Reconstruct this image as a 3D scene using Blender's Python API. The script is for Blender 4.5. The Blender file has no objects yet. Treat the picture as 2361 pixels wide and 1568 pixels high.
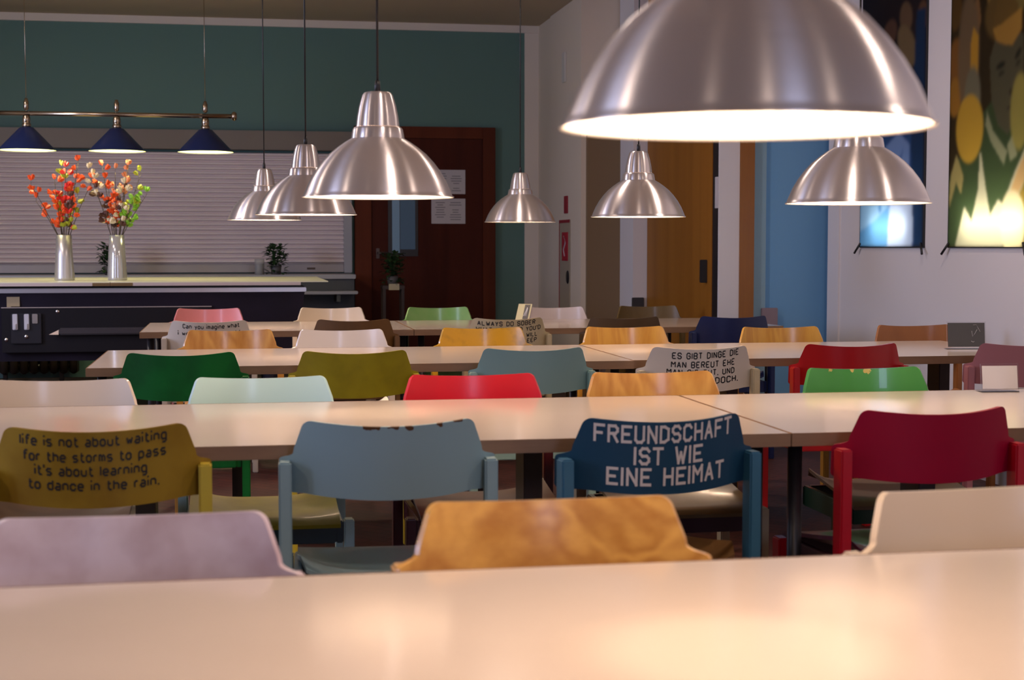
import bpy, bmesh, math, random
import numpy as np
from mathutils import Vector, Matrix
random.seed(7)
PI = math.pi
sc = bpy.context.scene
COL = sc.collection

# ------------------------------------------------------------------ camera
CAM_H = 1.19
cam = bpy.data.cameras.new('camera')
cam.sensor_width = 36.0
cam.lens = 3500.0 / 2361 * 36.0
cam.dof.use_dof = True
cam.dof.focus_distance = 6.3
cam.dof.aperture_fstop = 6.0
cam.clip_start = 0.05
cam_ob = bpy.data.objects.new('camera', cam)
COL.objects.link(cam_ob)
cam_ob.location = (0, 0, CAM_H)
cam_ob.rotation_euler = (PI / 2 - math.atan(217 / 3500.0), 0, -math.radians(10.3))
sc.camera = cam_ob

# ------------------------------------------------------------------ exposure, world, daylight
sc.view_settings.view_transform = 'Standard'
sc.view_settings.look = 'None'
sc.view_settings.gamma = 1.0
sc.view_settings.use_curve_mapping = False
sc.view_settings.exposure = 0.33
sc.cycles.use_denoising = True
sc.cycles.sample_clamp_indirect = 4.0
sc.cycles.max_bounces = 10
sc.cycles.diffuse_bounces = 5

w = bpy.data.worlds.new('dusk_sky')
sc.world = w
w.use_nodes = True
w.node_tree.nodes['Background'].inputs[0].default_value = (0.28, 0.36, 0.62, 1)
w.node_tree.nodes['Background'].inputs[1].default_value = 0.35

LAMP_COL = (1.0, 0.70, 0.47)
BULB_POWER = 210.0       # emission strength of a pendant bulb
SPOT_POWER = 6.0
DAY_COL = (0.58, 0.66, 1.0)


def area(name, loc, rot, sx, sy, power, col):
    L = bpy.data.lights.new(name, 'AREA')
    L.shape = 'RECTANGLE'
    L.size, L.size_y, L.energy, L.color = sx, sy, power, col
    o = bpy.data.objects.new(name, L)
    o.location = loc
    o.rotation_euler = rot
    COL.objects.link(o)
    return o


# dusk daylight standing in the window openings behind the camera and on the left
area('daylight_rear', (1.35, -2.62, 1.75), (PI / 2, 0, 0), 1.0, 1.5, 34, DAY_COL)
area('daylight_left', (-3.72, 3.0, 1.75), (PI / 2, 0, -PI / 2), 1.0, 1.5, 42, DAY_COL)
area('daylight_left_rear', (-3.72, 8.2, 1.75), (PI / 2, 0, -PI / 2), 1.0, 1.5, 70, DAY_COL)

# added warm fill lights near the ceiling, unseen, to brighten the room (behind the viewer, over the aisles, over the pool table)
WARM = (1.0, 0.80, 0.68)


def fill_light(x, y, power):
    L = bpy.data.lights.new('added_ceiling_fill', 'AREA')
    L.shape, L.size, L.energy, L.color = 'DISK', 0.20, power, WARM
    o = bpy.data.objects.new('added_ceiling_fill', L)
    o.location = (x, y, 3.06)
    COL.objects.link(o)


for _x, _y, _p in ((-1.7, -1.0, 8), (0.3, -1.3, 9), (2.5, -0.9, 9), (-2.5, 2.4, 24), (2.9, 2.3, 20), (-2.5, 6.0, 22),
                   (2.75, 5.9, 26), (-2.4, 9.4, 20), (-2.1, 8.2, 26), (1.3, 7.4, 22), (0.9, 2.9, 24)):
    fill_light(_x, _y, _p * 0.6)

# ------------------------------------------------------------------ materials
MATS = {}


def newmat(name):
    m = bpy.data.materials.new(name)
    m.use_nodes = True
    nt = m.node_tree
    return m, nt, nt.nodes['Principled BSDF']


def pr(name, col, rough=0.5, metal=0.0, coat=0.0, coat_rough=0.1, spec=0.5, emit=None, estr=0.0,
       mottle=None, bump=None):
    """mottle = (second colour, scale, low, high); bump = (scale, strength)"""
    if name in MATS:
        return MATS[name]
    m, nt, b = newmat(name)
    b.inputs['Base Color'].default_value = (*col, 1)
    b.inputs['Roughness'].default_value = rough
    b.inputs['Metallic'].default_value = metal
    b.inputs['Coat Weight'].default_value = coat
    b.inputs['Coat Roughness'].default_value = coat_rough
    b.inputs['Specular IOR Level'].default_value = spec
    if emit:
        b.inputs['Emission Color'].default_value = (*emit, 1)
        b.inputs['Emission Strength'].default_value = estr
    if mottle or bump:
        tc = nt.nodes.new('ShaderNodeTexCoord')
    if mottle:
        c2, s, lo, hi = mottle
        n = nt.nodes.new('ShaderNodeTexNoise')
        n.inputs['Scale'].default_value = s
        n.inputs['Detail'].default_value = 4
        r = nt.nodes.new('ShaderNodeMapRange')
        r.inputs[1].default_value, r.inputs[2].default_value = lo, hi
        mx = nt.nodes.new('ShaderNodeMix')
        mx.data_type = 'RGBA'
        mx.inputs[6].default_value = (*col, 1)
        mx.inputs[7].default_value = (*c2, 1)
        nt.links.new(tc.outputs['Object'], n.inputs['Vector'])
        nt.links.new(n.outputs['Fac'], r.inputs[0])
        nt.links.new(r.outputs[0], mx.inputs[0])
        nt.links.new(mx.outputs[2], b.inputs['Base Color'])
    if bump:
        n = nt.nodes.new('ShaderNodeTexNoise')
        n.inputs['Scale'].default_value = bump[0]
        bp = nt.nodes.new('ShaderNodeBump')
        bp.inputs['Strength'].default_value = bump[1]
        bp.inputs['Distance'].default_value = 0.002
        nt.links.new(tc.outputs['Object'], n.inputs['Vector'])
        nt.links.new(n.outputs['Fac'], bp.inputs['Height'])
        nt.links.new(bp.outputs[0], b.inputs['Normal'])
    MATS[name] = m
    return m


def wood(name, c1, c2, scale=7.0, stretch=(1, 1, 0.18), dist=3.0, rough=0.3, coat=0.3, rings=12.0, spec=0.5):
    if name in MATS:
        return MATS[name]
    m, nt, b = newmat(name)
    b.inputs['Roughness'].default_value = rough
    b.inputs['Coat Weight'].default_value = coat
    b.inputs['Specular IOR Level'].default_value = spec
    b.inputs['Coat Roughness'].default_value = 0.15
    tc = nt.nodes.new('ShaderNodeTexCoord')
    mp = nt.nodes.new('ShaderNodeMapping')
    mp.inputs['Scale'].default_value = stretch
    n = nt.nodes.new('ShaderNodeTexNoise')
    n.inputs['Scale'].default_value = scale
    n.inputs['Detail'].default_value = 2
    n.inputs['Distortion'].default_value = dist * 0.15
    mul = nt.nodes.new('ShaderNodeMath'); mul.operation = 'MULTIPLY'
    mul.inputs[1].default_value = rings
    sn = nt.nodes.new('ShaderNodeMath'); sn.operation = 'SINE'
    n2 = nt.nodes.new('ShaderNodeTexNoise')
    n2.inputs['Scale'].default_value = scale * 14
    add = nt.nodes.new('ShaderNodeMath'); add.operation = 'MULTIPLY_ADD'
    add.inputs[1].default_value = 0.28
    add.inputs[2].default_value = 0.25
    add2 = nt.nodes.new('ShaderNodeMath'); add2.operation = 'MULTIPLY_ADD'
    add2.inputs[1].default_value = 0.5
    mx = nt.nodes.new('ShaderNodeMix'); mx.data_type = 'RGBA'
    mx.inputs[6].default_value = (*c1, 1)
    mx.inputs[7].default_value = (*c2, 1)
    L = nt.links.new
    L(tc.outputs['Object'], mp.inputs[0])
    L(mp.outputs[0], n.inputs['Vector'])
    L(mp.outputs[0], n2.inputs['Vector'])
    L(n.outputs['Fac'], mul.inputs[0])
    L(mul.outputs[0], sn.inputs[0])
    L(sn.outputs[0], add.inputs[0])
    L(n2.outputs['Fac'], add2.inputs[0])
    L(add.outputs[0], add2.inputs[2])
    L(add2.outputs[0], mx.inputs[0])
    L(mx.outputs[2], b.inputs['Base Color'])
    MATS[name] = m
    return m


def chipped(name, col, chip, spots, rough=0.28, coat=0.35):
    """gloss paint with chips knocked out of it: spots = (x, z, half width, half height) on the backrest"""
    m, nt, b = newmat(name)
    b.inputs['Roughness'].default_value = rough
    b.inputs['Specular IOR Level'].default_value = .2 if rough >= .45 else .5
    b.inputs['Coat Weight'].default_value = coat
    tc = nt.nodes.new('ShaderNodeTexCoord')
    no = nt.nodes.new('ShaderNodeTexNoise')
    no.inputs['Scale'].default_value = 90
    nt.links.new(tc.outputs['Object'], no.inputs['Vector'])
    prev = None
    for (x, z, hw, hh) in spots:
        mp = nt.nodes.new('ShaderNodeMapping')
        mp.inputs['Location'].default_value = (-x / hw, 0, -z / hh)
        mp.inputs['Scale'].default_value = (1 / hw, 0, 1 / hh)
        ln = nt.nodes.new('ShaderNodeVectorMath'); ln.operation = 'LENGTH'
        ad = nt.nodes.new('ShaderNodeMath'); ad.operation = 'MULTIPLY_ADD'
        ad.inputs[1].default_value = 2.2
        lt = nt.nodes.new('ShaderNodeMath'); lt.operation = 'LESS_THAN'
        lt.inputs[1].default_value = 2.0
        nt.links.new(tc.outputs['Object'], mp.inputs[0])
        nt.links.new(mp.outputs[0], ln.inputs[0])
        nt.links.new(no.outputs['Fac'], ad.inputs[0])
        nt.links.new(ln.outputs['Value'], ad.inputs[2])
        nt.links.new(ad.outputs[0], lt.inputs[0])
        if prev is None:
            prev = lt.outputs[0]
        else:
            mxx = nt.nodes.new('ShaderNodeMath'); mxx.operation = 'MAXIMUM'
            nt.links.new(prev, mxx.inputs[0]); nt.links.new(lt.outputs[0], mxx.inputs[1])
            prev = mxx.outputs[0]
    mx = nt.nodes.new('ShaderNodeMix'); mx.data_type = 'RGBA'
    mx.inputs[6].default_value = (*col, 1)
    mx.inputs[7].default_value = (*chip, 1)
    nt.links.new(prev, mx.inputs[0])
    nt.links.new(mx.outputs[2], b.inputs['Base Color'])
    return m


def brushed(name):
    m, nt, b = newmat(name)
    b.inputs['Base Color'].default_value = (0.72, 0.66, 0.65, 1)
    b.inputs['Metallic'].default_value = 0.80
    b.inputs['Roughness'].default_value = 0.36
    b.inputs['Anisotropic'].default_value = 0.93
    b.inputs['Anisotropic Rotation'].default_value = 0.25
    t = nt.nodes.new('ShaderNodeTangent')
    t.direction_type = 'RADIAL'
    t.axis = 'Z'
    nt.links.new(t.outputs[0], b.inputs['Tangent'])
    tc = nt.nodes.new('ShaderNodeTexCoord')
    mp = nt.nodes.new('ShaderNodeMapping')
    mp.inputs['Scale'].default_value = (2, 2, 420)
    n = nt.nodes.new('ShaderNodeTexNoise')
    n.inputs['Scale'].default_value = 1.0
    n.inputs['Detail'].default_value = 3
    r = nt.nodes.new('ShaderNodeMapRange')
    r.inputs[3].default_value, r.inputs[4].default_value = 0.27, 0.36
    nt.links.new(tc.outputs['Object'], mp.inputs[0])
    nt.links.new(mp.outputs[0], n.inputs['Vector'])
    nt.links.new(n.outputs['Fac'], r.inputs[0])
    nt.links.new(r.outputs[0], b.inputs['Roughness'])
    return m


M_ALU = brushed('brushed_aluminium')
M_LINING = pr('white_enamel_lining', (0.86, 0.84, 0.80), 0.5)
M_BLACK = pr('black_plastic', (0.012, 0.011, 0.013), 0.4)
M_STEEL = pr('steel', (0.6, 0.58, 0.56), 0.28, 1.0)
M_LAMINATE = pr('cream_laminate', (0.70, 0.60, 0.52), 0.125, 0, 0.0, 0.1, 0.55, mottle=((0.67, 0.57, 0.49), 3, 0.3, 0.7))
M_EDGE = wood('beech_edge', (0.27, 0.150, 0.075), (0.18, 0.095, 0.045), 9, (0.15, 1, 1), 2, 0.45, 0.0)
M_DARKLEG = wood('dark_stained_leg', (0.035, 0.017, 0.012), (0.02, 0.009, 0.007), 9, (1, 1, 0.1), 2, 0.45, 0.0)
M_WALLW = pr('white_plaster', (0.72, 0.69, 0.70), 0.75, bump=(260, 0.12))
M_WALLG = pr('warm_white_plaster', (0.72, 0.62, 0.50), 0.75, bump=(260, 0.12))
M_TEAL = pr('teal_wall_paint', (0.108, 0.205, 0.180), 0.7, bump=(240, 0.1))
M_CEIL = pr('ceiling_paint', (0.46, 0.37, 0.26), 0.85)
M_BROWNWALL = pr('olive_brown_paint', (0.20, 0.125, 0.06), 0.55)
M_BLUE = pr('blue_wall_paint', (0.18, 0.42, 0.70), 0.6)
M_BLUELIGHT = pr('pale_blue_wall_paint', (0.28, 0.45, 0.55), 0.6)
M_TRIMW = pr('white_trim_paint', (0.74, 0.66, 0.57), 0.6)


# ------------------------------------------------------------------ mesh helpers
class MB:
    def __init__(s):
        s.v, s.f, s.mi, s.sm = [], [], [], []

    def add(s, verts, faces, mi=0, smooth=False):
        o = len(s.v)
        s.v += [tuple(p) for p in verts]
        for f in faces:
            s.f.append(tuple(i + o for i in f))
            s.mi.append(mi)
            s.sm.append(smooth)
        return s

    def box(s, x0, x1, y0, y1, z0, z1, mi=0):
        v = [(x, y, z) for z in (z0, z1) for y in (y0, y1) for x in (x0, x1)]
        return s.add(v, [(0, 2, 3, 1), (4, 5, 7, 6), (0, 1, 5, 4), (2, 6, 7, 3), (0, 4, 6, 2), (1, 3, 7, 5)], mi)

    def bbox(s, x0, x1, y0, y1, z0, z1, b=0.003, mi=0):
        """box with bevelled edges"""
        bm = bmesh.new()
        bmesh.ops.create_cube(bm, size=1)
        for v in bm.verts:
            v.co = Vector(((x0 + x1) / 2 + v.co.x * (x1 - x0), (y0 + y1) / 2 + v.co.y * (y1 - y0), (z0 + z1) / 2 + v.co.z * (z1 - z0)))
        bmesh.ops.bevel(bm, geom=bm.edges[:], offset=b, segments=2, affect='EDGES')
        bm.verts.ensure_lookup_table()
        s.add([v.co[:] for v in bm.verts], [[v.index for v in f.verts] for f in bm.faces], mi)
        bm.free()
        return s

    def lathe(s, prof, n=48, c=(0, 0, 0), mi=0, smooth=True, cap=False):
        """prof = [(r, z)...]"""
        o = [(c[0] + r * math.cos(2 * PI * k / n), c[1] + r * math.sin(2 * PI * k / n), c[2] + z) for r, z in prof for k in range(n)]
        f = []
        for j in range(len(prof) - 1):
            for k in range(n):
                k2 = (k + 1) % n
                f.append((j * n + k, j * n + k2, (j + 1) * n + k2, (j + 1) * n + k))
        if cap:
            f.append(tuple(reversed(range(n))))
            f.append(tuple((len(prof) - 1) * n + k for k in range(n)))
        return s.add(o, f, mi, smooth)

    def tube(s, pts, r, n=8, mi=0, smooth=True):
        pts = [Vector(p) for p in pts]
        rs = r if isinstance(r, (list, tuple)) else [r] * len(pts)
        vs = []
        for i, p in enumerate(pts):
            d = (pts[min(i + 1, len(pts) - 1)] - pts[max(i - 1, 0)]).normalized()
            a = d.orthogonal().normalized() if abs(d.z) < 0.95 else (Vector((1, 0, 0)) - d * d.x).normalized()
            b = d.cross(a)
            for k in range(n):
                t = 2 * PI * k / n
                vs.append(p + (a * math.cos(t) + b * math.sin(t)) * rs[i])
        f = []
        for i in range(len(pts) - 1):
            for k in range(n):
                k2 = (k + 1) % n
                f.append((i * n + k, i * n + k2, (i + 1) * n + k2, (i + 1) * n + k))
        f.append(tuple(reversed(range(n))))
        f.append(tuple((len(pts) - 1) * n + k for k in range(n)))
        return s.add(vs, f, mi, smooth)

    def quad(s, a, b, c, d, mi=0):
        return s.add([a, b, c, d], [(0, 1, 2, 3)], mi)

    def mesh(s, name):
        me = bpy.data.meshes.new(name)
        me.from_pydata(s.v, [], s.f)
        me.polygons.foreach_set('material_index', s.mi)
        me.polygons.foreach_set('use_smooth', s.sm)
        me.update()
        bm = bmesh.new(); bm.from_mesh(me)
        bmesh.ops.recalc_face_normals(bm, faces=bm.faces[:])
        bm.to_mesh(me); bm.free()
        return me

    def build(s, name, mats, parent=None, loc=(0, 0, 0), rot=(0, 0, 0)):
        return link(name, s.mesh(name), mats, parent, loc, rot)


def link(name, me, mats, parent=None, loc=(0, 0, 0), rot=(0, 0, 0)):
    o = bpy.data.objects.new(name, me)
    if not isinstance(mats, (list, tuple)):
        mats = [mats]
    while len(me.materials) < len(mats):
        me.materials.append(None)
    for i, m in enumerate(mats):
        o.material_slots[i].link = 'OBJECT'
        o.material_slots[i].material = m
    COL.objects.link(o)
    o.location = loc
    o.rotation_euler = rot
    if parent:
        o.parent = parent
    return o


# material slots only exist once the object is linked to a mesh that has them
_old_link = link


def link(name, me, mats, parent=None, loc=(0, 0, 0), rot=(0, 0, 0)):
    if not isinstance(mats, (list, tuple)):
        mats = [mats]
    while len(me.materials) < len(mats):
        me.materials.append(mats[len(me.materials)])
    return _old_link(name, me, mats, parent, loc, rot)


def thing(name, label, cat, loc=(0, 0, 0), rotz=0.0, group=None):
    o = bpy.data.objects.new(name, None)
    o.empty_display_size = 0.05
    COL.objects.link(o)
    o.location = loc
    o.rotation_euler = (0, 0, rotz)
    return tag(o, label, cat, group)


def tag(o, label, cat, group=None):
    o['label'] = label
    o['category'] = cat
    if group:
        o['group'] = group
    return o


def struct(name, mb, mats, parent=None):
    o = mb.build(name, mats, parent)
    if parent is None:
        o['kind'] = 'structure'
    return o


# ------------------------------------------------------------------ room shell
YB, ZC, XL, XR, YR = 13.2, 3.11, -3.8, 3.75, -2.7
# floor: dark red clinker laid diagonally
mf, nt, b = newmat('clinker_floor')
tc = nt.nodes.new('ShaderNodeTexCoord')
mp = nt.nodes.new('ShaderNodeMapping')
mp.inputs['Rotation'].default_value = (0, 0, math.radians(45))
br = nt.nodes.new('ShaderNodeTexBrick')
br.inputs['Scale'].default_value = 4.0
br.inputs['Color1'].default_value = (0.070, 0.020, 0.014, 1)
br.inputs['Color2'].default_value = (0.045, 0.014, 0.011, 1)
br.inputs['Mortar'].default_value = (0.016, 0.009, 0.008, 1)
br.inputs['Mortar Size'].default_value = 0.012
bp = nt.nodes.new('ShaderNodeBump'); bp.inputs['Strength'].default_value = 0.35; bp.inputs['Distance'].default_value = 0.004
nt.links.new(tc.outputs['Object'], mp.inputs[0]); nt.links.new(mp.outputs[0], br.inputs['Vector'])
nt.links.new(br.outputs['Color'], b.inputs['Base Color'])
nt.links.new(br.outputs['Fac'], bp.inputs['Height']); bp.invert = True
nt.links.new(bp.outputs[0], b.inputs['Normal'])
b.inputs['Roughness'].default_value = 0.55
b.inputs['Specular IOR Level'].default_value = 0.2
struct('floor', MB().box(XL - .2, 6.2, YR - .2, YB + .2, -0.1, 0), mf)
struct('ceiling', MB().box(XL - .2, 6.2, YR - .2, YB + .2, ZC, ZC + .1), M_CEIL)
struct('trim_ceiling', MB().box(XL, 2.633, YB - .03, YB, ZC - .062, ZC), M_TRIMW)
struct('wall_back', MB().box(XL - .2, 2.76, YB, YB + .2, 0, ZC), M_TEAL)
struct('baseboard_back', MB().box(XL, 2.633, YB - .025, YB, 0, 0.1), pr('beige_skirting', (0.45, 0.36, 0.22), 0.6))
struct('trim_back_right', MB().box(2.51, 2.633, YB - .012, YB, 0, ZC - .062), M_TRIMW)


def walled(name, axis, at, th, lo, hi, holes, mat):
    """upright wall slab along an axis with rectangular openings (lo, hi, z0, z1)"""
    m = MB()
    def bx(a, c, z0, z1):
        if axis == 'x':
            m.box(at, at + th, a, c, z0, z1)
        else:
            m.box(a, c, at, at + th, z0, z1)
    cur = lo
    for (a, c, z0, z1) in sorted(holes):
        bx(cur, a, 0, ZC); bx(a, c, 0, z0); bx(a, c, z1, ZC); cur = c
    bx(cur, hi, 0, ZC)
    return struct(name, m, mat)


walled('wall_left', 'x', XL - .2, .2, YR, YB, [(2.5, 3.5, 1.0, 2.5), (7.7, 8.7, 1.0, 2.5)], M_WALLW)
walled('wall_rear', 'y', YR - .2, .2, XL - .2, 6.2, [(0.85, 1.85, 1.0, 2.5)], M_WALLG)


def window(idx, axis, c, at):
    m = MB()
    def bx(a, d, z0, z1, t0=-.16, t1=-.11):
        if axis == 'x':
            m.box(at + t0, at + t1, c + a, c + d, z0, z1)
        else:
            m.box(c + a, c + d, at + t0, at + t1, z0, z1)
    bx(-.5, -.44, 1.0, 2.5); bx(.44, .5, 1.0, 2.5); bx(-.44, .44, 1.0, 1.06); bx(-.44, .44, 2.44, 2.5); bx(-.02, .02, 1.06, 2.44)
    f = struct('window_%d' % idx, m, M_TRIMW)
    g = MB()
    if axis == 'x':
        g.box(at - .14, at - .134, c - .44, c + .44, 1.06, 2.44)
    else:
        g.box(c - .44, c + .44, at - .14, at - .134, 1.06, 2.44)
    mg, ntg, bg = newmat('window_glass_%d' % idx)
    bg.inputs['Transmission Weight'].default_value = 1.0
    bg.inputs['Roughness'].default_value = 0.0
    bg.inputs['IOR'].default_value = 1.1
    g.build('pane', mg, f)


window(1, 'y', 1.35, YR)
window(2, 'x', 3.0, XL)
window(3, 'x', 8.2, XL)

# the stepped right-hand wall, from the back corner towards the camera
struct('wall_right_corner', MB().box(2.633, 2.76, 12.45, YB, 0, ZC), M_WALLG)
struct('wall_right_pillar', MB().box(2.62, 3.4, 11.45, 12.62, 0, ZC), M_WALLG)
struct('door_3', MB().box(2.66, 2.919, 11.40, 11.45, 0, 2.04), M_BROWNWALL)
struct('wall_right_post', MB().box(2.919, 3.4, 11.01, 11.43, 0, ZC), M_WALLW)
M_DOORWOOD = wood('door_veneer', (0.34, 0.135, 0.016), (0.26, 0.095, 0.010), 5, (1, 1, 0.05), 2, 0.5, 0.0, spec=0.2)
d2 = struct('door_2', MB().box(3.025, 3.07, 9.44, 11.0, 0.005, ZC - .01), M_DOORWOOD)
struct('trim_1', MB().box(3.03, 3.08, 9.322, 9.435, 0, ZC), M_BLACK)
MB().bbox(2.98, 3.025, 9.52, 9.55, 0.95, 1.1, 0.004).build('handle', M_BLACK, d2)
struct('wall_right_pier', MB().box(3.03, 3.165, 9.30, 9.32, 0, ZC).box(3.09, 3.165, 9.32, 11.0, 0, ZC), M_WALLW)
struct('trim_2', MB().box(3.166, 3.262, 9.29, 9.36, 0, ZC), wood('post_veneer', (0.31, 0.115, 0.016), (0.20, 0.065, 0.010), 8, (1, 1, 0.05), 2, 0.4, 0.1))
struct('wall_right_blue', MB().box(3.25, 3.95, 9.40, 9.5, 0, ZC), M_BLUE)
struct('trim_3', MB().box(3.262, 3.365, 9.36, 9.40, 0, ZC), M_BLUELIGHT)
walled('wall_right', 'x', XR, .16, YR, 9.24, [(6.757, 7.566, 1.185, 2.86), (7.87, 8.73, 1.185, 2.86)], M_WALLW)
struct('trim_4', MB().box(XR - .012, XR, 9.06, 9.24, 0, ZC), M_WALLW)
struct('baseboard_right', MB().box(XR - .02, XR, YR, 9.05, 0, 0.09), pr('grey_skirting', (0.30, 0.27, 0.27), 0.6))

# ------------------------------------------------------------------ back wall: door, shutter, counter
M_MAHOG = wood('mahogany', (0.075, 0.013, 0.006), (0.045, 0.008, 0.004), 6, (1, 1, 0.06), 2, 0.6, 0.0, spec=0.15)
M_MAHOG2 = wood('mahogany_frame', (0.13, 0.027, 0.009), (0.085, 0.017, 0.006), 6, (1, 1, 0.06), 2, 0.55, 0.0, spec=0.15)
fx0, fx1, dz = 1.011, 2.242, 2.22
door = struct('door_1', MB().box(1.159, 2.127, YB - .045, YB, 0.005, 2.118), M_MAHOG)
MB().bbox(fx0, 1.157, YB - .06, YB, 0, dz).bbox(2.129, fx1, YB - .06, YB, 0, dz).bbox(1.157, 2.129, YB - .06, YB, 2.12, dz).build('door_frame', M_MAHOG2, door)
wn = MB().box(1.30, 1.56, YB - .052, YB - .045, 1.10, 1.72).build('window_frame', M_BLACK, door)
MB().box(1.335, 1.40, YB - .056, YB - .052, 1.13, 1.69).box(1.405, 1.535, YB - .056, YB - .052, 1.16, 1.69, 1).build(
    'pane', [pr('vision_pane_edge', (0.05, 0.08, 0.11), 0.2, emit=(0.35, 0.55, 0.8), estr=0.07),  # dim blue emission in the panes stands in for light behind the glass
             pr('vision_pane', (0.03, 0.05, 0.07), 0.1, emit=(0.25, 0.45, 0.75), estr=0.04)], wn)
hd = MB().bbox(1.195, 1.225, YB - .055, YB - .045, 1.08, 1.17).tube([(1.21, YB - .05, 1.13), (1.21, YB - .10, 1.13), (1.30, YB - .10, 1.13)], 0.009)
hd.build('handle', pr('dark_bronze', (.10, .075, .065), .4, .8), door)

M_PAPER = pr('paper', (0.55, 0.52, 0.54), 0.7)
M_INK = pr('grey_print', (0.22, 0.21, 0.23), 0.8)


def notice(x0, x1, z0, z1, label):
    t = thing('notice', label, 'paper notice', ((x0 + x1) / 2, YB - .047, (z0 + z1) / 2), 0, 'notices on the dark door')
    hw, hh = (x1 - x0) / 2, (z1 - z0) / 2
    MB().box(-hw, hw, -.002, 0, -hh, hh).build('sheet', M_PAPER, t)
    for cx in (-hw * .48, hw * .42):
        m = MB()
        z = hh * .68
        k = 0
        while z > -hh * .75:
            wd = hw * random.uniform(.16, .36)
            if random.random() < .72:
                MB().box(cx - wd, cx + wd, -.003, -.002, z - .0035, z + .0035).build('print', M_INK, t)
            z -= .021
            k += 1


notice(1.70, 1.976, 1.641, 1.85, 'white printed sheet on the dark red door, upper of the two')
notice(1.678, 1.976, 1.383, 1.601, 'white printed sheet on the dark red door, lower of the two')

# roller shutter
rs = thing('roller_shutter', 'grey slatted roller shutter closed over the serving hatch', 'shutter', (0, YB, 0.96))
M_SHUT = pr('shutter_grey', (0.80, 0.70, 0.69), 0.5, 0.0)
M_BOX = pr('shutter_housing_paint', (0.20, 0.17, 0.14), 0.5)
zs0, zs1 = 0.075, 1.02
prof = []
n_sl = 24
ph = (zs1 - zs0) / n_sl
for k in range(n_sl):
    z = zs0 + k * ph
    for t in (0, .18, .2, .26, .4, .6, .8, .94, .995):
        prof.append((-.042 if t < .2 else -.05 - 0.030 * math.sin(PI * (t - .2) / .8) ** 0.5, z + t * ph))
prof.append((-.05, zs1))
m = MB()
v, f = [], []
for (y, z) in prof:
    v += [(-3.2, y, z), (0.915, y, z)]
for j in range(len(prof) - 1):
    f.append((2 * j, 2 * j + 1, 2 * j + 3, 2 * j + 2))
m.add(v, f, 0, True)
m.build('slat_curtain', M_SHUT, rs)
bb = MB().bbox(-3.2, 0.915, -.07, -.03, 0.005, 0.072).build('bottom_rail', pr('shutter_rail', (0.34, 0.31, 0.31), 0.4, 0.3), rs)
MB().box(.60, .67, -.074, -.07, .028, .045).build('lock', pr('lock_brown', (.07, .04, .03), .5), bb)
MB().bbox(-3.25, 1.005, -.16, 0, 1.04, 1.20, 0.006).build('housing', M_BOX, rs)
MB().bbox(0.915, 0.985, -.10, 0, -.0, 1.04, 0.004).build('guide_rail', pr('guide_grey', (0.30, 0.30, 0.31), 0.4, 0.4), rs)

# serving counter
ct = thing('serving_counter', 'steel topped serving counter with tray rail below the roller shutter', 'counter', (0, 12.6, 0))
M_CFRONT = pr('counter_front', (0.10, 0.20, 0.19), 0.6)
M_CDARK = pr('counter_dark', (0.05, 0.055, 0.065), 0.5)
MB().box(-3.2, 0.25, -.05, .5, .14, .92).build('base_cabinet', M_CFRONT, ct)
MB().bbox(0.255, 0.96, -.05, .5, .14, .92).build('end_cabinet', M_CDARK, ct)
MB().box(-3.2, 0.96, 0, .5, .0, .14).build('plinth', pr('counter_plinth', (0.42, 0.34, 0.20), 0.6), ct)
M_DULL = pr('dull_steel', (.34, .33, .32), .42, .9)
MB().bbox(-3.2, 0.97, -.08, .51, .92, .955, .004).build('worktop', M_DULL, ct)
MB().bbox(-3.2, 0.97, -.30, -.10, .80, .825, .004).build('tray_rail', M_DULL, ct)
for bx in (-2.6, -1.4, -.3, .80):
    MB().box(bx, bx + .03, -.28, -.05, .74, .80).build('bracket', M_CDARK, ct)
MB().bbox(-3.1, .90, -.055, -.05, .50, .71, .002).build('front_panel', M_CDARK, ct)

# radiator in front of the counter
rad = thing('radiator', 'low dark cast iron radiator under the pool table at left', 'radiator', (-1.86, 12.3, 0))
for k in range(9):
    x = k * .075
    MB().tube([(x, 0, .19), (x, 0, .205), (x, 0, .66), (x, 0, .68)], [.012, .033, .033, .012], 12).tube(
        [(x, .09, .19), (x, .09, .205), (x, .09, .66), (x, .09, .68)], [.012, .033, .033, .012], 12).build('column', pr('radiator_enamel', (.05, .036, .028), .2), rad)
for z in (.25, .63):
    MB().tube([(-.02, .045, z), (.62, .045, z)], .02).build('header_pipe', MATS['radiator_enamel'], rad)
for x in (.075, .50):
    MB().bbox(x - .012, x + .02, .02, .07, 0, .21).build('foot', MATS['radiator_enamel'], rad)

# ------------------------------------------------------------------ plants
M_LEAF = pr('dark_leaf', (0.022, 0.055, 0.018), 0.5, mottle=((0.03, 0.085, 0.02), 30, .35, .65))
M_POT = pr('grey_pot', (0.09, 0.085, 0.09), 0.5)


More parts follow.
